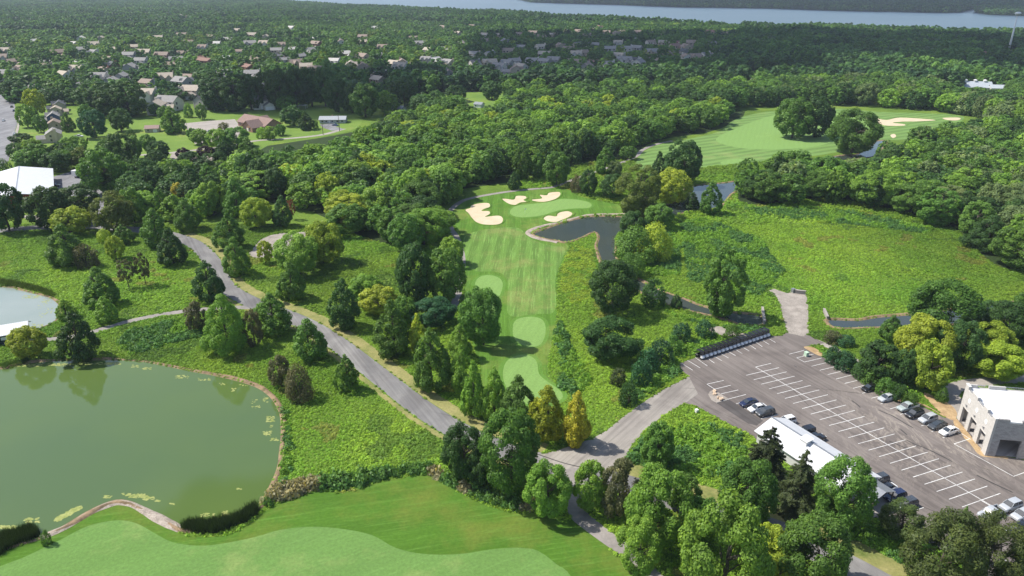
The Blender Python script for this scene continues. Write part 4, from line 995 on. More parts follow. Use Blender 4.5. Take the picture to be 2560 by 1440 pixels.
# golf carts
M['black'] = plain('black_canopy', (0.015,0.015,0.017), 0.35, spec=0.6)
M['cartwhite'] = plain('cart_cowl', (0.62,0.63,0.65), 0.3, spec=0.5)
c_a, c_b = G(*A(322,272)[0]), G(*A(776,118)[0])
cdir = (c_b - c_a).normalized(); cface = Vector((cdir.y, -cdir.x, 0))
if cface.y > 0: cface = -cface
def cart_mesh():
    out = []
    m = MB(); m.loft([section(*s) for s in [(-1.1,0.3,0.75,0.5,0.48),(-0.3,0.28,0.72,0.55,0.5)]]); m.box(-0.3,0.75,-0.52,0.52,0.26,0.36); out.append(('chassis', m, 'black'))
    m = MB(); m.loft([[(x,-w,z0),(x,w,z0),(x,w*0.8,z1),(x,-w*0.8,z1)] for x, z0, z1, w in ((0.62,0.3,0.98,0.55),(0.85,0.3,0.92,0.56),(1.15,0.32,0.72,0.50),(1.28,0.38,0.55,0.36))]); out.append(('front_cowl', m, 'cartwhite'))
    m = MB(); m.box(-0.35,0.2,-0.5,0.5,0.72,0.84); m.box(-0.5,-0.36,-0.5,0.5,0.8,1.25); out.append(('seat', m, 'black'))
    m = MB(); m.loft([[(x,-w,1.82+d),(x,w,1.82+d),(x,w*0.94,1.9+d),(x,-w*0.94,1.9+d)] for x, w, d in ((-1.0,0.42,-0.03),(-0.85,0.50,0),(0.6,0.50,0.02),(0.8,0.43,-0.02))]); out.append(('canopy', m, 'black'))
    for sx, sxb in ((0.62,0.8),(-0.9,-0.95)):
        for s in (-0.45,0.45): m = MB(); m.tube((sxb,s,0.7),(sx,s,1.84),0.025,n=5); out.append(('canopy_post', m, 'black'))
    for x in (0.85,-0.75):
        for s in (-0.5,0.5): m = MB(); m.tube((x,s-0.09,0.22),(x,s+0.09,0.22),0.22,n=12); out.append(('wheel', m, 'tyre'))
    m = MB(); m.tube((0.55,-0.25,0.85),(0.42,-0.25,1.05),0.17,0.17,12); out.append(('steering_wheel', m, 'black'))
    m = MB(); m.add([(0.83,-0.48,0.95),(0.83,0.48,0.95),(0.66,0.46,1.78),(0.66,-0.46,1.78),(0.85,-0.48,0.95),(0.85,0.48,0.95),(0.68,0.46,1.78),(0.68,-0.46,1.78)], [(0,1,2,3),(7,6,5,4)]); out.append(('windscreen', m, 'glass'))
    return [(n, m.mesh('cart_'+n, M[s])) for n, m, s in out]
CM = cart_mesh(); NC = 18
ords = ['first','second','third','fourth','fifth','sixth','seventh','eighth','ninth']
for i in range(NC):
    p = c_a.lerp(c_b, i/(NC-1)) - cface*0.9; p.z = 0.041
    r = empty('golf_cart', p, math.atan2(cface.y, cface.x) + random.uniform(-0.03,0.03)); r.scale = (1.12,)*3
    for n, me in CM: obj_from(n, me, r)
    lab = f"black-canopied golf cart, {ords[i]} from the left end of the cart row" if i < 9 else f"black-canopied golf cart, {ords[17-i]} from the gravel-crossing end of the cart row"
    tag(r, lab, 'golf cart', 'golf carts parked in a row')

# ------------------------------------------------------------------ foliage
def leaf_mat(name, mode):
    m, nt, b = new_mat(name)
    if mode == 'OBJECT':
        col = nt.nodes.new("ShaderNodeObjectInfo").outputs["Color"]
    else:
        a = nt.nodes.new("ShaderNodeAttribute"); a.attribute_type = 'INSTANCER'; a.attribute_name = 'tint'; col = a.outputs["Color"]
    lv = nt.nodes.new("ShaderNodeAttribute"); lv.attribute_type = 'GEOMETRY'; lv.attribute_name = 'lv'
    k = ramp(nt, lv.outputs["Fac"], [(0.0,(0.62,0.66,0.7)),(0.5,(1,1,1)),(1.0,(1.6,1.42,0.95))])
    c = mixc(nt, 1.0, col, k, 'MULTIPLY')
    nt.links.new(c, b.inputs["Base Color"])
    b.inputs["Roughness"].default_value = 0.5
    b.inputs["Specular IOR Level"].default_value = 0.2
    tr = nt.nodes.new("ShaderNodeBsdfTranslucent")
    nt.links.new(mixc(nt, 1.0, c, (1.3, 1.25, 0.55), 'MULTIPLY'), tr.inputs[0])
    mx = nt.nodes.new("ShaderNodeMixShader"); mx.inputs[0].default_value = 0.38
    nt.links.new(b.outputs[0], mx.inputs[1]); nt.links.new(tr.outputs[0], mx.inputs[2])
    out = nt.nodes["Material Output"]; nt.links.new(mx.outputs[0], out.inputs[0])
    return m
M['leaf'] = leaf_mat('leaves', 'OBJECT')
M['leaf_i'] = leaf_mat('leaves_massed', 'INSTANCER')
M['bark'] = plain('bark', (0.10,0.08,0.065), 0.9, var=0.3, scale=3)

def quads_mesh(name, Vv, lv, mat):
    n = len(Vv)
    me = bpy.data.meshes.new(name)
    me.vertices.add(n*4); me.vertices.foreach_set("co", Vv.reshape(-1).astype(np.float32))
    me.loops.add(n*4); me.loops.foreach_set("vertex_index", np.arange(n*4, dtype=np.int32))
    me.polygons.add(n); me.polygons.foreach_set("loop_start", np.arange(0, n*4, 4, dtype=np.int32))
    me.update(calc_edges=True)
    a = me.attributes.new("lv", 'FLOAT', 'FACE'); a.data.foreach_set("value", lv.astype(np.float32))
    if mat: me.materials.append(mat)
    return me
def unit(v): return v / np.maximum(np.linalg.norm(v, axis=-1, keepdims=True), 1e-9)
def leaf_quads(P, Nn, size, r, aspect=1.5):
    t = unit(np.cross(Nn, unit(r.normal(size=P.shape)))); bt = np.cross(Nn, t)
    s = size * r.uniform(0.6, 1.4, (len(P), 1))
    a, b = t*s*aspect*0.5, bt*s*0.5
    return np.stack([P-a, P-b*0.9, P+a, P+b*0.9], 1)
ENV = {
 'round': lambda z: 0.5*np.sqrt(np.clip(1-((z-0.56)/0.46)**2, 0, 1)),
 'cone':  lambda z: 0.5*np.clip((1-np.clip((z-0.22)/0.80,0,1)**1.75), 0, 1)*np.clip((z-0.04)/0.18, 0, 1)**0.5,
 'tall':  lambda z: 0.5*np.clip(1-np.abs((z-0.52)/0.52)**2.6, 0, 1),
 'bush':  lambda z: 0.5*np.sqrt(np.clip(1-((z-0.35)/0.66)**2, 0, 1)),
 'spruce':lambda z: 0.5*np.clip((1-z)/0.80, 0, 1)**0.8*np.clip((z-0.03)/0.09, 0, 1),
 'pine':  lambda z: 0.5*np.sqrt(np.clip(1-((z-0.52)/0.5)**2, 0, 1)),
 'thin':  lambda z: 0.5*np.sqrt(np.clip(1-((z-0.6)/0.42)**2, 0, 1)),
}
ZLO = {'round':0.15,'cone':0.08,'tall':0.06,'bush':0.0,'spruce':0.04,'pine':0.12,'thin':0.28}
def spruce_mesh(seed, n, lsize, mat, hw):
    r = np.random.default_rng(seed); nbr = 150
    bz = 1 - (r.random(nbr)**0.72)*0.95; ba = r.uniform(0, 2*np.pi, nbr)
    bl = 0.5*np.clip((1-bz)/0.86, 0, 1)**0.82*r.uniform(0.72, 1.12, nbr) + 0.02
    k = r.choice(nbr, n, p=bl/bl.sum()); t = r.uniform(0.12, 1, n)**0.75; s = r.normal(size=n)*0.22*(1.08-t)*bl[k]
    ca, sa = np.cos(ba[k]), np.sin(ba[k]); rad = t*bl[k]
    P = np.stack([rad*ca - s*sa, rad*sa + s*ca, bz[k] - 0.22*t*bl[k] - np.abs(s)*0.25 + r.normal(size=n)*0.008], 1)
    nn = unit(np.stack([ca*0.45, sa*0.45, np.full(n, 0.9)], 1) + r.normal(size=(n,3))*0.38)
    Q = leaf_quads(P, nn, lsize, r, 2.4); Q[:,:,2] = P[:,None,2] + (Q[:,:,2]-P[:,None,2])/hw; Q[:,:,2] = np.maximum(Q[:,:,2], 0.004)
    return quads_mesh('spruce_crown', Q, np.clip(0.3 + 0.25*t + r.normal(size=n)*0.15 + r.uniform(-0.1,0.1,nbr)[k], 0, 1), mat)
def crown_mesh(kind, seed, n, lsize, mat, nb=None, hw=1.25):
    """normalised crown: total height 1 (ground to tip), width 1; hw = real height / width, used to keep lumps round"""
    r = np.random.default_rng(seed)
    nb = nb or {'round':58,'cone':54,'tall':66,'bush':20,'spruce':70,'pine':34,'thin':30}[kind]
    env = ENV[kind]; zlo = ZLO[kind]
    zz = np.linspace(zlo, 0.99, 200); w = env(zz)+0.04; cdf = np.cumsum(w)/w.sum()
    bz = np.interp((np.arange(nb)+r.uniform(0,1,nb))/nb, cdf, zz)
    ga = np.arange(nb)*2.39996 + r.uniform(-0.5,0.5,nb)
    lop = 1 + 0.14*np.sin(ga + r.uniform(0,6)) + 0.08*np.sin(2*ga + r.uniform(0,6))
    shrink = np.clip(1.25-0.55*bz, 0.6, 1.2) if kind in ('cone','tall') else 1.0
    br = shrink * {'spruce':0.085,'pine':0.15,'thin':0.13,'bush':0.22}.get(kind, 0.125) * r.uniform(0.7, 1.35, nb)
    rad = np.clip(env(bz) - br*0.55, 0, 1) * lop * np.where(r.random(nb) < 0.16, r.uniform(0.2,0.7,nb), r.uniform(0.9,1.06,nb))
    c = np.stack([rad*np.cos(ga), rad*np.sin(ga), bz], 1)
    wts = br**2; wts = wts/wts.sum()
    k = r.choice(nb, n, p=wts)
    d = unit(r.normal(size=(n,3)))
    out = unit(np.stack([c[k,0], c[k,1], (c[k,2]-0.45)*0.7+0.12], 1))
    flip = (d*out).sum(1) < -0.25
    d[flip] = -d[flip]
    shell = r.uniform(0.72, 1.08, (n,1)); shell[r.random(n) < 0.18] *= 0.5
    P = c[k] + d*br[k][:,None]*shell*np.array([1,1,1/hw])
    if kind == 'spruce':
        P[:,2] -= 0.10*(np.hypot(P[:,0],P[:,1]))
        nn = unit(d*0.5 + np.stack([P[:,0]*1.2, P[:,1]*1.2, np.full(n,0.9)],1) + r.normal(size=(n,3))*0.35)
    else:
        nn = unit(d + r.normal(size=(n,3))*0.42 + np.array([0,0,0.25]))
    Q = leaf_quads(P, nn, lsize, r, 2.2 if kind in ('spruce','pine') else 1.45)
    Q[:,:,2] = P[:,None,2] + (Q[:,:,2]-P[:,None,2])/hw
    Q[:,:,2] = np.maximum(Q[:,:,2], 0.004)
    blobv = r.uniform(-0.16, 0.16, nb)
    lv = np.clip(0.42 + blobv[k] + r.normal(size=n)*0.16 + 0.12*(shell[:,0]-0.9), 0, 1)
    return quads_mesh(kind+'_crown', Q, lv, mat)
def trunk_mesh(kind, seed):
    r = random.Random(seed); mb = MB()
    if kind == 'bush':
        for k in range(4):
            a = k*1.6; mb.tube((0.02*math.cos(a),0.02*math.sin(a),0),(0.16*math.cos(a),0.16*math.sin(a),0.5),0.02,0.008,6)
        return mb.mesh('bush_stems', M['bark'])
    top = {'spruce':0.94,'pine':0.85,'cone':0.85,'tall':0.8}.get(kind, 0.62)
    base = 0.036 if kind != 'thin' else 0.028
    prev, pr = Vector((0,0,0)), base
    n = 5
    for i in range(1, n+1):
        t = i/n; p = Vector((r.uniform(-0.02,0.02), r.uniform(-0.02,0.02), top*t)); rr = base*(1-0.8*t)+0.004
        mb.tube(prev, p, pr, rr, 8); prev, pr = p, rr
    for k in range(9):
        z = r.uniform(0.25, top*0.85); a = r.uniform(0, 6.28); L = 0.28*(1-0.4*z)
        mb.tube((0,0,z),(L*math.cos(a),L*math.sin(a),z+(0.14 if kind != 'spruce' else -0.03)),0.012,0.004,5)
    return mb.mesh(kind+'_trunk', M['bark'], True)
KIND_N = {'round':(9000,3600),'cone':(8000,3400),'tall':(11000,4200),'bush':(4500,1800),'spruce':(12000,6000),'pine':(9000,3800),'thin':(3200,2200)}
HW = {'round':1.2,'cone':1.45,'tall':1.7,'bush':0.9,'spruce':1.5,'pine':1.4,'thin':1.9}
CROWNS, TRUNKS = {}, {}
def crown(kind, lod, v):
    k = (kind, lod, v)
    if k not in CROWNS:
        n = KIND_N[kind][min(lod, 1)] if lod < 2 else int(KIND_N[kind][0]*2.3)
        ls = {0:0.040,1:0.060,2:0.0265}[lod]*(1.0 if kind not in ('spruce','pine') else 0.72)
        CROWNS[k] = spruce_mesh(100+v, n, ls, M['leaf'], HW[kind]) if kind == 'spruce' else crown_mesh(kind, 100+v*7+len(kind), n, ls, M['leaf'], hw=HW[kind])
    return CROWNS[k]
def trunk(kind, v):
    k = (kind, v % 3)
    if k not in TRUNKS: TRUNKS[k] = trunk_mesh(kind, v % 3 + 5)
    return TRUNKS[k]
TINT = {'d':(0.066,0.138,0.036),'m':(0.118,0.232,0.042),'l':(0.195,0.335,0.050),'y':(0.31,0.40,0.045),'Y':(0.50,0.46,0.08),
        'o':(0.36,0.40,0.04),'o2':(0.40,0.37,0.04),'b':(0.054,0.145,0.060),'p':(0.032,0.014,0.022),'br':(0.125,0.130,0.062),'r':(0.24,0.09,0.045),'ol':(0.135,0.185,0.040),'pn':(0.105,0.145,0.042),'s':(0.060,0.088,0.034),'g':(0.17,0.24,0.09)}
CNAME = {'d':'dark green','m':'mid-green','l':'light green','y':'yellow-green','Y':'pale yellow','o':'yellow-orange','o2':'orange-tinged','b':'blue-green','p':'purple-leaved','br':'brownish','r':'reddish dead','ol':'olive-green','pn':'dull green','s':'very dark green','g':'greyish green'}
KNAME = {'round':'round-crowned tree','cone':'pointed leafy tree','tall':'tall broad tree','bush':'low bushy shrub','spruce':'spruce','pine':'pine','thin':'thin sparse tree'}
ONAME = {'round':'broadleaf_tree','cone':'pyramidal_tree','tall':'tall_tree','bush':'shrub','spruce':'spruce_tree','pine':'pine_tree','thin':'sparse_tree'}
# hand-placed trees: x, base y, top y, crown width (photo pixels), kind, tint
T_ = '''15 583 463 78 round d|196 556 470 92 round d|129 577 474 90 round d|171 590 525 82 round y|166 668 563 85 cone m|218 668 618 48 bush br|288 582 487 88 round ol|332 560 475 55 round m|307 612 562 44 cone m|288 652 595 40 round y|265 606 576 30 bush y|391 620 522 72 cone m|427 664 575 66 cone d|467 578 495 60 cone m|447 512 461 32 round Y|403 547 470 42 cone m|255 490 380 90 round m|300 428 340 66 round d|322 458 412 45 round m|366 492 420 58 cone d|382 447 405 52 round d|412 497 440 36 cone d|478 502 415 68 cone d|475 427 383 54 round d|538 448 385 66 round d|520 472 408 48 cone m|460 402 372 32 round p|514 399 367 40 round p|398 402 355 48 round d|390 428 380 45 round d|530 541 460 62 round l|592 545 448 62 cone m|638 573 500 68 round y|574 624 534 72 cone m|592 693 595 64 cone m|522 754 652 72 cone d|320 724 648 34 thin br|363 716 635 32 thin br|250 766 670 76 cone m|265 808 742 48 cone l|163 800 750 45 cone l|198 905 780 88 cone d|67 900 824 75 round y|38 836 815 30 bush m|490 828 758 46 pine br|567 887 738 102 cone l|636 868 780 44 pine br|680 840 735 92 cone m|745 692 588 100 round l|730 752 655 68 cone m|808 662 560 84 round y|663 661 606 34 round y|708 569 490 46 cone d|729 550 500 20 thin r|772 903 798 78 cone m|702 971 893 52 pine br|752 993 925 66 bush br|868 980 888 54 cone m|863 826 697 76 cone d|912 762 695 78 round l|950 790 722 80 round y|983 894 756 88 cone m|1045 887 788 46 cone y|1078 982 822 90 cone m|1150 902 812 60 cone l|1155 987 865 66 cone l|1185 1047 905 60 cone l|1237 1053 918 60 cone l|1207 870 727 98 round m|1086 818 750 98 round b|1040 762 620 84 round d|1110 757 632 92 round m|1130 664 598 58 round l|1010 815 745 50 round m|1060 905 850 50 round m|1160 1202 1070 100 round d|1200 1218 1130 72 round d|1281 1242 1040 132 round m|1295 1078 945 96 cone m|1368 1103 966 86 cone o|1442 1120 980 72 cone o2|1368 1297 1165 108 round l|1478 1285 1165 76 round l|1545 1302 1155 84 pine br|1640 1380 1185 142 round l|1640 1178 1066 80 round m|1860 1325 1162 126 round m|1810 1530 1268 190 round l|1600 1445 1310 100 round l|1915 1217 1057 128 spruce s|1997 1290 1120 122 spruce s|2108 1327 1160 130 round m|1925 1402 1320 82 round y|2040 1490 1312 166 round m|1950 1480 1400 90 round y|2257 1350 1262 92 pine pn|2384 1400 1262 50 spruce m|2350 1490 1290 170 pine pn|2455 1500 1300 130 pine pn|2545 1510 1385 90 pine pn|1745 1385 1255 84 round m|1700 1275 1195 80 round m|2305 922 800 116 round y|2322 982 862 88 round y|2197 952 862 90 round d|2260 968 880 60 round d|2350 852 712 142 round m|2395 927 810 96 round d|2480 907 815 96 round y|2505 952 868 108 round y|2228 852 790 56 cone m|2520 875 765 110 round d|2472 822 758 66 round d|2555 830 740 70 round m|1530 792 662 114 round d|1525 907 803 122 round d|1630 763 705 52 bush d|1690 771 735 26 cone d|1803 797 622 90 tall m|1600 548 412 100 tall ol|1678 514 428 84 round y|1708 467 358 90 round d|1645 457 380 40 cone d|1775 537 452 50 cone m|1730 526 482 34 cone d|1650 574 515 64 round m|1582 598 532 60 round d|1590 650 580 90 bush m|1635 648 575 78 bush y|1560 640 595 50 bush m|1578 690 640 60 bush m|1470 489 428 44 round d|1444 480 442 32 bush br|1512 437 365 46 cone m|1392 464 385 66 round m|1345 445 380 42 cone m|1308 452 362 44 tall m|1285 475 430 30 cone d|1570 400 368 40 round m|1532 500 440 56 round d|1535 440 405 34 round g|1985 349 252 86 round m|2042 346 250 84 round d|2138 386 281 112 round m|90 293 228 46 round y|66 320 265 44 round l|100 332 290 28 round m|235 347 278 60 round b|300 330 274 50 round d|430 335 268 54 cone m|50 357 335 46 round d|60 400 358 44 round m|240 287 203 90 tall d|282 292 208 70 tall d|318 294 204 72 tall d|540 278 180 80 tall d|585 280 182 78 tall d|625 276 190 60 round d|732 316 267 48 round d|764 326 280 38 cone d|714 277 240 46 round m|912 295 215 68 round m|1010 269 200 62 round d|670 268 182 60 round d|702 274 178 60 round d|740 272 180 62 round d|778 268 176 62 round d|812 268 175 60 round d|845 282 200 60 round d|880 284 214 52 round d|545 372 325 48 round l|590 370 322 60 round m|620 398 345 50 cone m|560 395 350 45 cone d|500 362 325 42 round l|180 395 345 60 round l|85 400 350 44 round l|40 400 360 40 round d|100 420 375 40 round m|140 432 382 60 round d|205 420 372 50 round ol|20 445 405 34 bush d|270 410 352 50 round m|335 400 345 44 round m|350 470 430 44 round m|440 470 405 46 round m|620 470 390 54 round d|655 480 400 60 round d|690 500 425 56 round d|170 330 282 30 cone m|505 300 262 24 round m|1510 700 672 30 bush s|1570 1010 960 40 bush d|1545 960 925 34 bush s|1600 960 905 44 bush b|1700 850 812 44 bush b|1760 840 805 40 bush b|1830 848 818 36 bush m|1650 905 855 50 bush b|1615 930 880 46 bush b|1680 880 845 40 bush m|2080 905 870 36 bush b|2110 925 885 40 bush b|2150 945 905 42 bush d|2180 962 925 42 bush m|2210 985 950 36 bush m|2245 1000 965 34 bush d|2275 1012 985 30 bush m|2350 1002 970 26 bush m|2080 855 830 40 bush br|2110 862 840 40 bush b|2115 905 880 40 bush m|670 780 745 30 bush m|120 1360 1330 20 bush m|480 350 322 26 round m|700 340 312 24 round m|675 350 318 30 round l|655 346 320 24 bush l|560 332 308 26 bush br|790 322 302 12 bush m|370 377 338 36 round m|330 352 325 22 bush d|215 300 262 36 round m|180 262 224 42 round d|130 264 220 52 round d|30 252 205 60 round d|412 302 268 28 round m|386 290 262 26 round d|472 294 264 22 bush m|352 284 250 32 round m|1090 262 228 40 round m|1140 255 215 46 round d|1060 300 262 44 round m|1345 262 215 52 round l|1230 250 205 50 round d|1280 245 200 48 round m'''
TREES = []
for s in T_.split('|'):
    a = s.split(); TREES.append([float(a[0]), float(a[1]), float(a[2]), float(a[3]), a[4], a[5]])
trees = []       # x_m, y_m, h, w, kind, tint, px, pytop, pybase
for x, yb, yt, w, k, t in TREES:
    p = G(x, yb); h = height_to(p, yt); s = pxm(Vector((p.x, p.y, h*0.5)))
    if k != 'bush': p = p + Vector((0, 0.18*w/s, 0)); h = height_to(p, yt)
    # crown sides seen from above reach in front of the stem: pull the stem back by part of the crown radius
    wm = w/s
    trees.append([p.x, p.y, h, wm, k, t])
def in_any(X, Y, names):
    m = np.zeros(X.shape, bool)
    for nme in names:
        for pl in SHEETS.get(nme, []): m |= pip(X, Y, pl)
    return m
def scatter(poly, spacing, seed):
    g = [G(x, y) for x, y in poly]; xs = [p.x for p in g]; ys = [p.y for p in g]
    r = np.random.default_rng(seed)
    gx, gy = np.meshgrid(np.arange(min(xs), max(xs), spacing), np.arange(min(ys), max(ys), spacing))
    gx = gx + (np.arange(gx.shape[0]) % 2)[:,None]*spacing*0.5
    X = (gx + r.uniform(-0.38,0.38,gx.shape)*spacing).ravel(); Y = (gy + r.uniform(-0.38,0.38,gx.shape)*spacing).ravel()
    m = pip(X, Y, [(p.x, p.y) for p in g])
    return X[m], Y[m], r
Z1 = [(560,462),(600,430),(700,412),(800,405),(880,396),(935,350),(1000,305),(1100,296),(1180,312),(1250,325),(1330,290),(1500,278),(1680,288),(1830,288),(1800,318),(1640,352),(1595,362),(1560,380),(1480,398),(1380,425),(1280,445),(1200,460),(1130,474),(1108,530),(1100,585),(1060,630),(985,632),(900,600),(795,530),(720,505),(650,497),(590,480)]
Z2 = [(1850,505),(1858,480),(1900,458),(2040,462),(2095,455),(2200,432),(2250,408),(2330,368),(2420,345),(2560,320),(2760,310),(2900,740),(2600,705),(2490,665),(2415,595),(2335,562),(2250,540),(2130,515),(2050,505),(1950,515)]
Z3 = [(1830,276),(1990,262),(2200,268),(2400,285),(2460,320),(2760,320),(2760,240),(2400,243),(2150,222),(1980,226),(1900,230),(1830,242)]
Z5 = [(930,300),(960,275),(1060,262),(1130,240),(1260,232),(1330,238),(1400,245),(1830,225),(1830,285),(1500,285),(1330,292),(1260,320),(1190,300)]
Z6 = [(190,405),(260,412),(330,405),(380,425),(430,442),(520,440),(620,425),(655,495),(605,535),(480,560),(400,560),(340,562),(265,515),(255,450)]
Z7 = [(45,432),(62,398),(200,402),(212,425),(110,425)]
hand = np.array([[t[0], t[1]] for t in trees])
for poly, sp_, hr, wr_, pal, seed in (
    (Z1, 10.2, (9,17), (9.5,17), 'mmmmdddlllllmyllm', 1), (Z2, 10.4, (9,17.5), (9.5,17.5), 'mmmmmlllddg', 2),
    (Z3, 11.5, (12,18), (12.5,18), 'mmmddlg', 3), (Z5, 11.5, (11,17), (12,17), 'mmdddl', 4),
    (Z6, 9.5, (8,13), (8,12), 'mmddddl', 5), (Z7, 10, (8,12), (9,13), 'mmdd', 6)):
    X, Y, r = scatter(poly, sp_, seed)
    keep = ~in_any(X, Y, ('water','golf','road','cart_path','car_park','lawn','gravel_clearing','gravel_crossing'))
    d = np.hypot(X[:,None]-hand[None,:,0], Y[:,None]-hand[None,:,1]).min(1)
    keep &= d > 4.5
    X, Y = X[keep], Y[keep]
    for x, y in zip(X, Y):
        big = float(vnoise(x, y, 38, 21+seed)); pv = float(vnoise(x, y, 22, 31+seed))
        h = hr[0] + (hr[1]-hr[0])*np.clip(0.55*big+0.5*r.random(), 0, 1); w = wr_[0] + (wr_[1]-wr_[0])*r.random()
        pl = list(pal.replace('ol', ''))
        idx = int(np.clip(pv*1.1-0.05 + r.uniform(-0.45,0.45), 0, 0.999)*len(pl))
        k = r.choice(['round','tall','cone','round'], p=[0.4,0.25,0.15,0.2])
        trees.append([x, y, h, w, str(k), pl[idx]])

# ------------------------------------------------------------------ suburb houses: x, roof y, shape, wall, roof
H_ = '''32 152 0 beige brown|110 154 2 grey grey|115 165 0 tan brown|142 131 1 brick brown|203 124 0 white grey|292 124 1 tan tan|360 130 1 beige tan|265 145 2 tan brown|280 160 3 brick dark|325 167 1 grey grey|184 153 2 white pale|405 137 1 brick brown|440 147 1 beige grey|457 132 0 beige brown|322 137 0 grey grey|352 150 0 white grey|375 117 0 grey dark|497 145 2 brick red|513 150 2 brick red|567 145 0 white pale|570 98 1 beige grey|610 98 0 white grey|625 108 1 grey grey|540 107 0 grey pale|12 183 0 white grey|160 186 0 white tan|250 190 3 white grey|275 200 2 grey grey|304 188 0 grey grey|83 215 2 grey grey|198 210 2 grey grey|368 205 0 grey brown|455 203 1 grey grey|475 225 1 beige tan|368 233 3 white tan|422 253 1 white grey|390 262 0 white tan|512 250 3 grey dark|550 195 0 tan grey|560 182 0 grey grey|620 165 2 brick red|630 183 0 grey grey|430 160 2 tan brown|107 235 0 grey grey|155 48 1 tan brown|368 39 1 white brown|452 43 1 beige tan|467 46 0 beige brown|562 39 0 tan brown|38 50 0 tan brown|250 40 0 grey grey|665 91 1 beige tan|717 90 0 beige grey|740 99 0 grey grey|770 90 1 tan brown|792 95 0 grey pale|790 109 1 brick brown|780 125 0 white grey|692 139 2 grey dark|707 148 2 grey grey|752 139 0 grey grey|740 157 1 tan brown|765 164 0 tan tan|788 172 1 beige brown|690 125 0 tan grey|877 160 1 beige tan|907 165 3 tan brown|835 150 0 white pale|907 92 0 beige brown|945 141 0 grey grey|1005 155 0 tan brown|1000 166 3 white tan|1065 147 3 grey grey|1087 152 1 grey pale|1120 157 3 beige grey|1050 107 1 tan grey|1072 124 0 white tan|1115 122 0 tan grey|1187 156 3 white dark|1225 134 0 white grey|1210 87 0 grey dark|1212 100 0 tan brown|1250 87 0 beige tan|1262 102 1 grey grey|1185 135 0 beige grey|1247 167 3 white grey|1267 155 1 grey grey|1272 177 2 grey grey|950 187 3 white grey|945 197 0 tan tan|1122 180 0 grey brown|985 157 1 grey tan|648 193 2 white grey|652 215 1 white dark|655 250 0 white grey|1297 84 1 tan brown|1387 88 1 beige tan|1355 92 0 beige brown|1480 74 3 tan tan|1497 67 1 beige red|1515 80 1 beige brown|1555 79 0 grey brown|1540 83 1 beige brown|1592 81 1 tan brown|1630 83 0 grey grey|1667 83 1 tan brown|1777 80 1 beige red|1810 83 0 white brown|1302 117 1 grey grey|1352 117 0 white tan|1400 112 1 beige brown|1445 112 1 beige grey|1420 123 0 tan brown|1597 98 0 white grey|1627 105 0 white brown|1545 107 3 white tan|1592 120 0 grey grey|1565 122 0 white grey|1525 122 0 grey grey|1440 135 3 white tan|1455 131 1 beige brown|1630 128 1 beige grey|1670 133 1 tan brown|1687 115 0 beige red|1695 107 1 brick red|1730 107 1 tan brown|1715 117 1 beige brown|1712 127 0 grey dark|1715 140 0 white brown|1737 140 1 beige brown|1765 135 0 white grey|1792 127 3 white dark|1547 140 3 white tan|1560 150 1 white grey|1582 150 3 white dark|1597 155 0 white grey|1485 155 2 brick red|1467 165 0 grey brown|1520 162 3 white grey|1385 148 1 grey grey|1362 152 0 grey grey|1330 150 0 white grey|1290 172 3 beige brown|1302 165 0 white tan|1780 107 0 white grey|1285 152 0 grey grey|1485 111 1 beige grey|1332 82 0 tan brown|1417 79 0 beige tan|1445 78 1 tan brown|1530 232 2 white tan|1652 222 2 grey grey|2472 133 2 brick red|2528 130 2 brick red'''
houses = []
for s in H_.split('|'):
    a = s.split(); houses.append((float(a[0]), float(a[1]), int(a[2]), a[3], a[4]))
rq = random.Random(12)
SUB = [(0,195),(0,98),(200,92),(400,88),(640,68),(900,60),(1300,64),(1850,76),(1850,135),(1600,160),(1300,170),(1100,178),(900,160),(700,160),(600,170),(400,205),(200,215)]
tries = 0
while len(houses) < 200 and tries < 4000:
    tries += 1; x, y = rq.uniform(0, 1850), rq.uniform(58, 195)
    if not pip(np.array([x]), np.array([y]), SUB)[0]: continue
    if min(math.hypot(h[0]-x, (h[1]-y)*2.2) for h in houses) < 24 + y*0.06: continue
    houses.append((x, y, rq.choice([0,1,2,3,4]), rq.choice(['beige','tan','white','beige','grey']), rq.choice(['tan','brown','grey','tan','brown','pale'])))
LM = [('the brick church',652,300),('the ranch house',835,300),('the church car park',530,325),('the lone garden shed',383,322),('the red barn',50,470),('the barn yard',190,462),('the left street bend',30,270),
 ('the large green pond',350,1100),('the pale pond',50,780),('the boathouse',30,850),('the road bend',520,640),('the gravel clearing',690,610),('the E-shaped bunker',1210,535),('the putting green',1380,520),('the dark creek pool',1450,585),
 ('the round middle tee',1322,830),('the nearest tee',1320,960),('the farthest tee',1222,720),('the golf cart row',1830,868),('the gravel crossing',1985,790),('the metal-roofed shed',2050,1130),('the stone garage',2480,1050),
 ('the road junction',1420,1150),('the near fairway',800,1370),('the long far bunkers',2260,303),('the two fairway oaks',2012,300),('the creek bend',1780,495),('the big right meadow',2150,620),('the dry field',1890,198),
 ('the water tower',2530,90),('the three-vent roof',2430,215),('the far cart path bend',1600,385),('the double-crossarm pole',1456,248),('the tiny white shed',1198,262),('the white garage',993,272),('the path fork by the road',620,760),
 ('the straight main road',900,900),('the pale road bridge bank',1250,1265),('the nearest car park corner',2300,1330),('the bunker nearest the creek pool',1395,543),('the meadow beside the tees',1480,900),('the barn driveway',240,520)]
LM = [l for l in LM if 'bridge' not in l[0]]
LMH = [('the brick church',652,215),('the dark left tree row',280,160),('the left street bend',40,190),('the ranch house',835,160),('the white garage',993,165),('the tiny white shed',1198,150),('the double-crossarm pole',1456,140),('the dry field',1800,120),
 ('the garden shed lawn',430,190),('the far upper left woods',300,40),('the middle lake shore',1330,80),('the right lake shore',1600,78),('the water tower',2520,125),('the far left lake end',760,95),('the long tree belt',1090,100)]
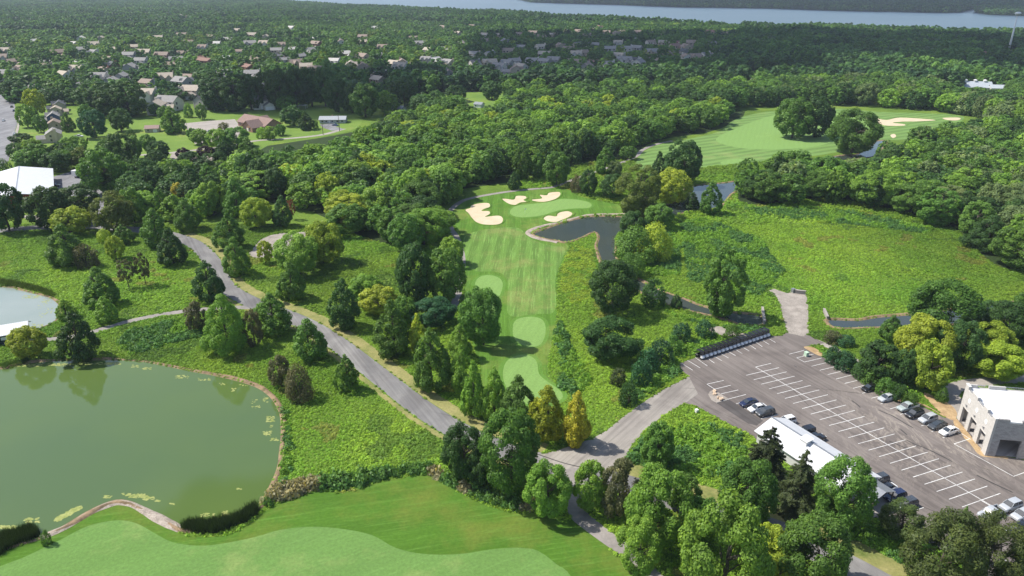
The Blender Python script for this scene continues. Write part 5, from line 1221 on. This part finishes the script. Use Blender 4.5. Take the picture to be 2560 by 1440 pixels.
ORD = ['nearest','second nearest','third nearest','fourth nearest','fifth nearest','sixth nearest','seventh nearest','eighth nearest','ninth nearest','tenth nearest','eleventh nearest','twelfth nearest','thirteenth nearest','fourteenth nearest','fifteenth nearest']
def describe(items, lms):
    """items: (x, y, noun phrase) in the picture; gives each a label no other has"""
    groups = {}
    for i, (x, y, ph) in enumerate(items):
        nm, lx, ly = min(lms, key=lambda l: math.hypot(l[1]-x, (l[2]-y)*1.7))
        dx, dy = x-lx, (y-ly)*1.7
        dr = ('right of' if dx > 0 else 'left of') if abs(dx) > abs(dy) else ('beyond' if dy < 0 else 'in front of')
        groups.setdefault((ph, nm, dr), []).append((math.hypot(dx, dy), i))
    out = [None]*len(items)
    for (ph, nm, dr), L in groups.items():
        L.sort()
        for k, (_, i) in enumerate(L):
            out[i] = f"{ph} {dr} {nm}" + (f", {ORD[min(k,14)]}" + (" of those" if len(f"{ph} {dr} {nm}".split()) < 13 else "") if len(L) > 1 else "")
    return out
hl_ = describe([(h[0], h[1], {'white':'white','beige':'beige','grey':'grey','blue':'blue','brick':'brick','tan':'tan'}[h[3]]+' house, '+h[4]+' roof,') for h in houses], LMH)
rh = random.Random(3)
hpos = []
for (x, y, v, wc, rc), lab in zip(houses, hl_):
    p = G(x, y, 6.5 if v != 2 else 4.0); g = proj(p.x, p.y, 0)
    r = house(g[0], g[1], v, wc, rc, R(rh.choice([-35,-20,15,55,100,140,-5,25])+rh.uniform(-8,8)), rh.uniform(1.1,1.3) if y > 60 else 1.6, lab, 'suburban houses among the trees', windows=y > 90)
    hpos.append((p.x, p.y, x, y, 14*pxm(p)/2))
    if y < 75:                       # too far to show windows
        for ch in list(r.children):
            if ch.name.split('.')[0] in ('window','garage_door','door'): bpy.data.objects.remove(ch)

# ------------------------------------------------------------------ the far woods
S_POLY = [(-300,285),(-300,95),(0,90),(400,86),(640,66),(1000,60),(1300,62),(1850,72),(1850,140),(1600,170),(1280,185),(1100,192),(900,185),(640,240),(440,262),(200,262),(0,262)]
far = []
def add_far(poly, spacing, hr, wr_, pal, seed, inside=None, outside=None, lod=0):
    X, Y, r = scatter(poly, spacing, seed)
    keep = ~in_any(X, Y, ('golf','lawn','lake','street','dry_field','church_car_park','driveway'))
    if inside: keep &= pip(X, Y, [(G(*q).x, G(*q).y) for q in inside])
    if outside: keep &= ~pip(X, Y, [(G(*q).x, G(*q).y) for q in outside])
    keep &= np.abs(X) < 0.74*Y*1.08 + 60
    X, Y = X[keep], Y[keep]; n = len(X)
    big = vnoise(X, Y, 60, seed); h = hr[0] + (hr[1]-hr[0])*np.clip(0.6*big+0.5*r.random(n), 0, 1); w = wr_[0]+(wr_[1]-wr_[0])*r.random(n)
    pv = np.clip(vnoise(X, Y, 90, seed+5)*0.5 + r.random(n)*0.5, 0, 0.999)
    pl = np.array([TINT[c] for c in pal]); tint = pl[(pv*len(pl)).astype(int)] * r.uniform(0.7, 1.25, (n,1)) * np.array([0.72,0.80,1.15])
    return [X, Y, h, w, tint, np.full(n, lod)]
ALLFAR = [(-800,262),(1000,250),(1330,228),(1830,228),(1830,222),(2150,222),(2400,243),(3400,243),(3400,64),(-800,64)]
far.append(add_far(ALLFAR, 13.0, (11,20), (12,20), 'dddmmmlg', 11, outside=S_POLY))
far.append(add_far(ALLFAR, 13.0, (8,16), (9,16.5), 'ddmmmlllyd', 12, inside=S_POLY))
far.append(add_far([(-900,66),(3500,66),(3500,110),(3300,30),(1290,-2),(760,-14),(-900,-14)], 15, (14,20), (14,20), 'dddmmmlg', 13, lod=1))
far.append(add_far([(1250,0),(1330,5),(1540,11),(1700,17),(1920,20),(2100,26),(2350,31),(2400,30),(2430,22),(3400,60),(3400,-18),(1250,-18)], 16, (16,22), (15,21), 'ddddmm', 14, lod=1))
FX, FY, FH, FW = [np.concatenate([f[i] for f in far]) for i in range(4)]
FT = np.concatenate([f[4] for f in far]); FL = np.concatenate([f[5] for f in far])
def px_of(X, Y, Z):
    d = Y*cp + (CAM_H-Z)*sp; u = Y*sp - (CAM_H-Z)*cp
    return 1280+FPX*X/d, 720-FPX*u/d
# keep trees from standing on or rising over the roofs that show in the photo
cx_, ytop = px_of(FX, FY, FH); _, ybase = px_of(FX, FY, 0*FH)
sc_f = FPX/(FY*cp+CAM_H*sp); rr = random.Random(4)
alive = np.ones(len(FX), bool)
for (hx, hy, px, py, hwp) in hpos + [(G(2432,228).x, G(2432,228).y, 2432, 214, 36), (G(2492,232).x, G(2492,232).y, 2492, 221, 22)] + [(G(652,318).x, G(652,318).y, 652, 300, 52), (G(834,306).x, G(834,306).y, 834, 300, 38)]:
    alive &= np.hypot(FX-hx, FY-hy) > 11.0
    front = (FY < hy) & (np.abs(cx_-px) < hwp*0.75 + FW*sc_f*0.42) & (ytop < py+3.9*sc_f) & (ybase > py)
    # lower most crowns in front to just under the roof
    idx = [i for i in np.where(front)[0] if rr.random() < 0.86]
    for i in idx:
        a = -(py+3.9*sc_f[i]-720)/FPX; dz = (-sp + a*cp)/(cp + a*sp)
        hn = CAM_H + dz*FY[i]
        if hn < 3.2: alive[i] = False
        elif hn < FH[i]: FW[i] *= max(0.55, hn/FH[i]); FH[i] = hn
FX, FY, FH, FW, FT, FL = [a[alive] for a in (FX, FY, FH, FW, FT, FL)]

for (px, py, hwp, zb) in ((652,312,60,0),(834,300,42,0),(993,272,26,0),(1198,262,12,0),(2432,215,36,0),(2492,222,22,0),(512,402,18,0),(2140,392,60,0),(1775,470,40,0)):
    base = G(px, py+10)
    for t in trees[len(TREES):]:
        if t[1] > base.y - 3: continue
        s_ = pxm(Vector((t[0], t[1], t[2]*0.5))); X_, Yt = proj(t[0], t[1], t[2])
        if abs(X_-px) < hwp + 0.45*t[3]*s_ and Yt < py+5:
            a = -(py+5-720)/FPX; hn = CAM_H + (-sp + a*cp)/(cp + a*sp)*t[1]
            if hn < 3.5: t[2] = 0
            elif hn < t[2]: t[3] *= max(0.6, hn/t[2]); t[2] = hn
trees = [t for i, t in enumerate(trees) if i < len(TREES) or t[2] > 3]
# the 300 that show largest are single trees, the rest is massed woodland
def show(t):
    p = Vector((t[0], t[1], t[2]*0.5)); s = pxm(p); X, Yp = proj(t[0], t[1], t[2]*0.5)
    vis = -60 < X < 2620 and -40 < Yp < 1500
    return (t[3]*s)*(t[2]*s) if vis else -1
nh = len(TREES)
handset = [(show(t)+1e6*(i < nh), i) for i, t in enumerate(trees)]
handset.sort(reverse=True)
order = [i for s, i in handset if s > 0]
single, massed = order[:300], [i for s, i in handset if i not in set(order[:300])]
items = []
for i in single:
    t = trees[i]; X, Yp = proj(t[0], t[1], t[2]*0.5); items.append((X, Yp, CNAME[t[5]]+' '+KNAME[t[4]]))
labs = describe(items, LM)
rt = random.Random(9)
for i, lab in zip(single, labs):
    x, y, h, w, k, t = trees[i]
    s = pxm(Vector((x, y, h/2)))
    r = empty(ONAME[k], (x, y, 0), rt.uniform(0, 6.28)); r.scale = (w*1.06, w*1.06*rt.uniform(0.93,1.07), h)
    v = rt.randrange(6)
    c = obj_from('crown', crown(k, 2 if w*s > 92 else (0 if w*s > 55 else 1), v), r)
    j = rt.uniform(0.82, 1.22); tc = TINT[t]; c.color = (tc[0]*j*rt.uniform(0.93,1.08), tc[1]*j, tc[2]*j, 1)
    obj_from('trunk', trunk(k, v), r)
    tag(r, lab, {'bush':'shrub'}.get(k, 'tree'), {'bush':'shrubs around the golf course'}.get(k, 'trees around the golf course'))

# ------------------------------------------------------------------ massed plants (one object each)
def instancer(name, pts, scl, rot, idx, tint, meshes, label, cat):
    col = bpy.data.collections.new(name+'_sources')
    for j, me in enumerate(meshes):
        o = bpy.data.objects.new(f'{name}_source_{j:02d}', me); col.objects.link(o)
    me = bpy.data.meshes.new(name)
    n = len(pts); me.vertices.add(n); me.vertices.foreach_set("co", np.asarray(pts, np.float32).reshape(-1))
    def at(nm, ty, data, key):
        a = me.attributes.new(nm, ty, 'POINT'); a.data.foreach_set(key, np.asarray(data, np.float32 if ty != 'INT' else np.int32).reshape(-1))
    at('scl', 'FLOAT_VECTOR', scl, 'vector'); at('rotz', 'FLOAT_VECTOR', np.stack([0*rot, 0*rot, rot], 1), 'vector'); at('idx', 'INT', idx, 'value')
    at('tint', 'FLOAT_COLOR', np.concatenate([tint, np.ones((n,1))], 1), 'color')
    o = obj_from(name, me)
    ng = bpy.data.node_groups.new(name+'_nodes', 'GeometryNodeTree')
    ng.interface.new_socket('Geometry', in_out='INPUT', socket_type='NodeSocketGeometry')
    ng.interface.new_socket('Geometry', in_out='OUTPUT', socket_type='NodeSocketGeometry')
    gi, go = ng.nodes.new('NodeGroupInput'), ng.nodes.new('NodeGroupOutput')
    iop = ng.nodes.new('GeometryNodeInstanceOnPoints'); ci = ng.nodes.new('GeometryNodeCollectionInfo')
    ci.inputs[0].default_value = col; ci.inputs['Separate Children'].default_value = True; ci.inputs['Reset Children'].default_value = True
    def na(nm, dt):
        a = ng.nodes.new('GeometryNodeInputNamedAttribute'); a.data_type = dt; a.inputs[0].default_value = nm; return a.outputs[0]
    L = ng.links.new
    L(gi.outputs[0], iop.inputs['Points']); L(ci.outputs[0], iop.inputs['Instance']); iop.inputs['Pick Instance'].default_value = True
    L(na('idx','INT'), iop.inputs['Instance Index']); L(na('rotz','FLOAT_VECTOR'), iop.inputs['Rotation']); L(na('scl','FLOAT_VECTOR'), iop.inputs['Scale'])
    L(iop.outputs[0], go.inputs[0])
    md = o.modifiers.new('scatter', 'NODES'); md.node_group = ng
    tag(o, label, cat, kind='stuff')
    return o
mt = [trees[i] for i in massed if trees[i][4] != 'bush' or True]
kinds = ['round','tall','cone']
mid_m = [crown_mesh(k, 300+v, 1900, 0.070, M['leaf_i'], hw=1.25) for k in kinds for v in range(3)]
mX = np.array([t[0] for t in mt]); mY = np.array([t[1] for t in mt]); mH = np.array([t[2] for t in mt]); mW = np.array([t[3] for t in mt])
mI = np.array([kinds.index(t[4])*3 + rt.randrange(3) if t[4] in kinds else rt.randrange(9) for t in mt])
mT = np.array([TINT[t[5]] for t in mt]) * rng.uniform(0.75,1.3,(len(mt),1))
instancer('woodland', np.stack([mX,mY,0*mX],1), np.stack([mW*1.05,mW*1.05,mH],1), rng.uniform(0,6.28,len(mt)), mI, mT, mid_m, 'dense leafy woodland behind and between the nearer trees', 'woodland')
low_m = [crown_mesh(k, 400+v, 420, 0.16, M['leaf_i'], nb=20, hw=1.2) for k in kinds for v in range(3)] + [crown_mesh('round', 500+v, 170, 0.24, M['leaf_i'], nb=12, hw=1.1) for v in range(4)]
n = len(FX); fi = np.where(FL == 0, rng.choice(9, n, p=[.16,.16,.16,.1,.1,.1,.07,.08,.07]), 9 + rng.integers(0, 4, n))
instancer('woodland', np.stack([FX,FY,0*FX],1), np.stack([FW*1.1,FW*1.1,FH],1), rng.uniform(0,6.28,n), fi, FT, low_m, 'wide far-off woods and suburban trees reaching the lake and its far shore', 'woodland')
print('far trees', n, 'massed', len(mt), 'single', len(single))

# meadow weeds
def clump(seed, n, ls, h=0.6):
    r = np.random.default_rng(seed)
    d = unit(r.normal(size=(n,3))); d[:,2] = np.abs(d[:,2])
    P = d*np.array([0.6,0.6,h])*r.uniform(0.5,1.05,(n,1)) ; nn = unit(d + r.normal(size=(n,3))*0.6)
    return quads_mesh('weed_clump', leaf_quads(P, nn, ls, r, 1.7), np.clip(0.45+r.normal(size=n)*0.18,0,1), M['leaf_i'])
weed_m = [clump(600+v, 60, 0.21, 0.45+0.1*v) for v in range(5)]
bx = []
near_poly = [(-200,1500),(-200,545),(2760,545),(2760,1500)]
def weeds(poly, spacing, seed, smin, smax, pal_fn, avoid=True, hmul=1.0):
    X, Y, r = scatter(poly, spacing, seed)
    if avoid:
        keep = ~in_any(X, Y, [k for k in SHEETS if k not in ()])
        X, Y = X[keep], Y[keep]
    px, py = px_of(X, Y, 0*X); keep = (px > -60) & (px < 2620) & (py < 1500)
    X, Y = X[keep], Y[keep]; n = len(X)
    s = r.uniform(smin, smax, n)*(0.75+0.6*vnoise(X, Y, 7, seed+3)); 
    bx.append((X, Y, s, s*r.uniform(0.7,1.2,n)*hmul, pal_fn(X, Y, r)))
def meadow_tint(X, Y, r):
    n = len(X); a = vnoise(X, Y, 26, 41)*0.55 + vnoise(X, Y, 8, 42)*0.45; b = vnoise(X, Y, 14, 43)*0.6+vnoise(X, Y, 4, 44)*0.4
    c = np.array([0.155,0.330,0.040])[None]*(1-a[:,None]) + np.array([0.33,0.48,0.060])[None]*a[:,None]
    dk = (b > 0.72); c[dk] = c[dk]*0.5 + np.array([0.07,0.16,0.04])*0.5
    bn = (b < 0.22); c[bn] = c[bn]*0.5 + np.array([0.32,0.26,0.09])*0.5
    c *= (0.72 + 0.5*vnoise(X, Y, 55, 45))[:,None]
    px, py = px_of(X, Y, 0*X); yf = pip(px, py, [(1405,640),(1440,612),(1480,625),(1492,680),(1480,745),(1430,760),(1400,720)]) & (vnoise(X, Y, 3, 46) > 0.3)
    c[yf] = c[yf]*0.6 + np.array([0.44,0.50,0.055])*0.4
    return c*r.uniform(0.72,1.25,(n,1))
weeds([(-200,1500),(-200,800),(2760,800),(2760,1500)], 0.62, 51, 0.5, 0.85, meadow_tint, hmul=0.7)
weeds([(-200,800),(-200,560),(2760,560),(2760,800)], 0.84, 52, 0.65, 1.1, meadow_tint, hmul=0.65)
weeds([(1280,560),(1280,400),(2300,400),(2500,560)], 1.6, 53, 1.2, 2.0, meadow_tint, hmul=0.7)
def brown(X, Y, r):
    n = len(X); a = vnoise(X, Y, 5, 47)
    c = np.where((a > 0.62)[:,None], np.array([[0.30,0.28,0.16]]), np.array([[0.12,0.24,0.06]]))
    return c*r.uniform(0.75,1.25,(n,1))
def thick(X, Y, r):
    n = len(X); a = vnoise(X, Y, 6, 48)
    c = np.where((a > 0.5)[:,None], np.array([[0.10,0.22,0.06]]), np.array([[0.18,0.34,0.045]]))
    return c*r.uniform(0.8,1.25,(n,1))
hedge = [(655,1262),(690,1215),(740,1205),(860,1190),(960,1180),(1040,1160),(1085,1165),(1110,1190),(1180,1215),(1240,1235),(1330,1240),(1345,1276),(1290,1277),(1230,1262),(1170,1237),(1120,1210),(1088,1190),(1050,1184),(1000,1190),(950,1200),(900,1217),(855,1228),(800,1222),(760,1231),(690,1257),(662,1272)]
weeds(hedge, 0.9, 54, 1.2, 1.9, brown, hmul=1.5)
for pg in ([(1560,1020),(1640,975),(1700,930),(1690,900),(1640,885),(1590,905),(1560,960)], [(1700,898),(1735,888),(1920,832),(1900,815),(1820,815),(1740,850),(1690,870)],
           [(2040,885),(2120,920),(2205,965),(2255,990),(2300,1003),(2290,985),(2190,935),(2120,900),(2060,880)], [(1540,600),(1560,560),(1640,560),(1700,600),(1700,690),(1640,690),(1560,660)],
           [(1380,840),(1400,880),(1400,980),(1440,1000),(1480,950),(1430,870),(1400,800)], [(1570,1150),(1590,1110),(1650,1070),(1760,1060),(1860,1090),(1860,1180),(1760,1200),(1640,1180)],
           [(1700,560),(1760,545),(1900,600),(1960,680),(1900,740),(1830,735),(1720,700)], [(1850,520),(2050,520),(2130,530),(2330,570),(2330,585),(2100,560),(1900,540)], [(1620,740),(1700,790),(1800,815),(1900,825),(1890,838),(1760,815),(1640,775)],
           [(290,860),(320,830),(430,800),(520,800),(520,840),(420,860),(330,890)], [(2100,1280),(2180,1330),(2280,1400),(2230,1420),(2120,1370)],
           [(705,1180),(708,1060),(695,1010),(722,1030),(735,1120),(728,1200),(700,1230)]):
    weeds(pg, 1.1, 55+len(bx), 1.0, 1.8, thick, hmul=1.0)
WX, WY, WS, WH, WT = [np.concatenate([b[i] for b in bx]) for i in range(5)]
n = len(WX); print('weeds', n)
instancer('meadow_weeds', np.stack([WX,WY,0*WX-0.02],1), np.stack([WS,WS,WH],1), rng.uniform(0,6.28,n), rng.integers(0,5,n), WT, weed_m, 'lush weedy meadow growth filling the unmown ground', 'weeds')

# reeds at the pond edges
def reed(seed, n=46):
    r = np.random.default_rng(seed); b = r.normal(size=(n,3))*np.array([0.28,0.28,0]); lean = r.normal(size=(n,3))*np.array([0.16,0.16,0])
    h = r.uniform(0.7,1.0,(n,1)); t = unit(r.normal(size=(n,3))*np.array([1,1,0]))*0.028
    top = b + lean + np.concatenate([np.zeros((n,2)), h], 1)
    return quads_mesh('reed_tuft', np.stack([b-t, b+t, top+t*0.3, top-t*0.3], 1), np.clip(0.4+r.normal(size=n)*0.2,0,1), M['leaf_i'])
reed_m = [reed(700+v) for v in range(3)]
RX, RY, RH, RT = [], [], [], []
for pg, sp_, hh, c in (([(455,1322),(475,1310),(530,1308),(585,1298),(625,1275),(640,1268),(648,1282),(615,1305),(575,1322),(530,1333),(490,1333)], 0.42, 1.9, (0.030,0.055,0.020)),
                   ([(-60,1375),(0,1345),(40,1335),(85,1322),(98,1335),(85,1350),(40,1362),(0,1385),(-60,1400)], 0.42, 1.9, (0.030,0.055,0.020)),
                   ([(-40,700),(0,702),(60,712),(110,724),(140,738),(135,746),(100,732),(50,721),(0,714),(-40,712)], 0.8, 1.5, (0.075,0.12,0.03)),
                   ([(0,915),(40,905),(70,900),(70,907),(27,918),(0,925)], 0.8, 1.2, (0.06,0.12,0.03))):
    X, Y, r = scatter(pg, sp_, 71); RX.append(X); RY.append(Y); RH.append(hh*r.uniform(0.8,1.15,len(X))); RT.append(np.array([c])*r.uniform(0.7,1.4,(len(X),1)))
RX, RY, RH, RT = map(np.concatenate, (RX, RY, RH, RT)); n = len(RX)
instancer('reeds', np.stack([RX,RY,0*RX],1), np.stack([0*RX+1.1,0*RX+1.1,RH],1), rng.uniform(0,6.28,n), rng.integers(0,3,n), RT, reed_m, 'dark green reeds standing along the pond edges', 'reeds')

# floating algae
am = MB(); ra = random.Random(5)
def mat_patch(px, py, w, h, n):
    for _ in range(int(n*1.3)):
        p = G(px + ra.uniform(-w, w), py + ra.uniform(-h, h)); s = ra.uniform(0.06, 0.24)
        k = 9; o_ = ra.uniform(0, 6); z = 0.021 + ra.random()*0.006
        vs = [(p.x + s*(0.6+0.7*ra.random())*math.cos(o_+2*math.pi*i/k)*1.5, p.y + s*(0.6+0.7*ra.random())*math.sin(o_+2*math.pi*i/k), z) for i in range(k)]
        am.add(vs, [tuple(range(k))])
for a in ((150,1290+35-20,0,0,0),): pass
for q in range(14): mat_patch(143+q*4.2, 1300-q*2.4, 7, 3.2, 22)
for (px, py, w, h, n_) in ((345,1240,24,5,46),(372,1246,14,4,26),(270,1242,9,3,12),(318,1236,14,3,12),(395,1251,5,2,5),(430,1260,6,2,5),(520,1287,18,5,20),(563,1283,7,6,16),(598,1222,5,2,6),(676,1048,9,7,34),(668,1084,9,6,26),(686,1098,9,4,18),(700,1020,7,8,16),(682,1065,5,3,6),
    (70,914,34,3,50),(150,912,30,3,70),(215,909,22,3,26),(270,909,32,3,70),(337,915,8,3,10),(368,921,10,3,14),(455,942,16,4,24),(510,948,17,3,22),(556,960,8,3,10),(585,975,7,4,10),(610,962,10,3,10),(640,1010,10,12,16),(20,1318,20,4,40),(80,1300,18,6,40),(665,1000,6,8,10),
    (80,742,24,4,60),(112,752,12,4,24),(95,813,14,3,18),(120,770,12,14,18),(105,780,10,16,10)):
    mat_patch(px, py, w, h, n_)
tag(am.build('algae', M['algae']), 'yellow-green algae floating along the shores of the ponds', 'algae', kind='stuff')

# ------------------------------------------------------------------ clouds that shade the middle distance
def cloud(poly, name='cloud', zc=1150.0):
    g = [G(x, y) for x, y in poly]; k = zc/math.tan(SUN_EL); off = Vector((SUN_AZ.x*k, SUN_AZ.y*k, 0))
    pts = [p+off for p in g]; xs = [p.x for p in pts]; ys = [p.y for p in pts]
    bm = bmesh.new(); r = random.Random(len(poly)); span = max(xs)-min(xs)
    step = 85
    X, Y = np.meshgrid(np.arange(min(xs), max(xs), step), np.arange(min(ys), max(ys), step))
    X, Y = X.ravel(), Y.ravel(); m = pip(X, Y, [(p.x,p.y) for p in pts])
    V_, F_ = [], []
    for x, y in zip(X[m], Y[m]):
        s = r.uniform(60, 105)
        b2 = bmesh.ops.create_icosphere(bm, subdivisions=2, radius=1.0)
        for v in b2['verts']: v.co = Vector((x + r.uniform(-4,4) + v.co.x*s, y + r.uniform(-4,4) + v.co.y*s, zc + r.uniform(-2,2) + v.co.z*s*0.55 + s*0.3))
    me = bpy.data.meshes.new(name); bm.to_mesh(me); bm.free(); me.materials.append(M['cloud'])
    me.polygons.foreach_set("use_smooth", [True]*len(me.polygons))
    tag(obj_from(name, me), kind='structure')
M['cloud'] = plain('cloud_white', (0.9,0.9,0.92), 1.0, var=0.02, spec=0.0)
cloud([(1150,150),(1270,98),(1400,92),(1600,90),(1850,93),(2100,98),(2300,100),(2440,128),(2900,140),(2900,205),(2500,195),(2200,165),(2050,178),(1900,192),(1700,188),(1500,180),(1300,182),(1180,178)])
cloud([(660,262),(650,225),(720,200),(900,192),(1000,205),(1010,232),(900,262)])
cloud([(1330,7),(1540,13),(1700,19),(1920,22),(2100,28),(2400,32),(2800,45),(2800,8),(2200,5),(1800,4),(1400,2)])

# ------------------------------------------------------------------ haze
hz = MB(); hz.box(-8900, 8900, -290, 13900, -1.0, 97.0)
hm = bpy.data.materials.new('haze_air'); hm.use_nodes = True; nt = hm.node_tree; nt.nodes.clear()
pv = nt.nodes.new('ShaderNodeVolumePrincipled'); pv.inputs['Color'].default_value = (0.72,0.84,1.0,1); pv.inputs['Density'].default_value = HAZE
pv.inputs['Anisotropy'].default_value = 0.0
ot = nt.nodes.new('ShaderNodeOutputMaterial'); nt.links.new(pv.outputs[0], ot.inputs['Volume'])
if HAZE > 0:
    o = hz.build('haze', hm); tag(o, 'thin bluish air haze over the whole landscape', 'haze', kind='stuff')
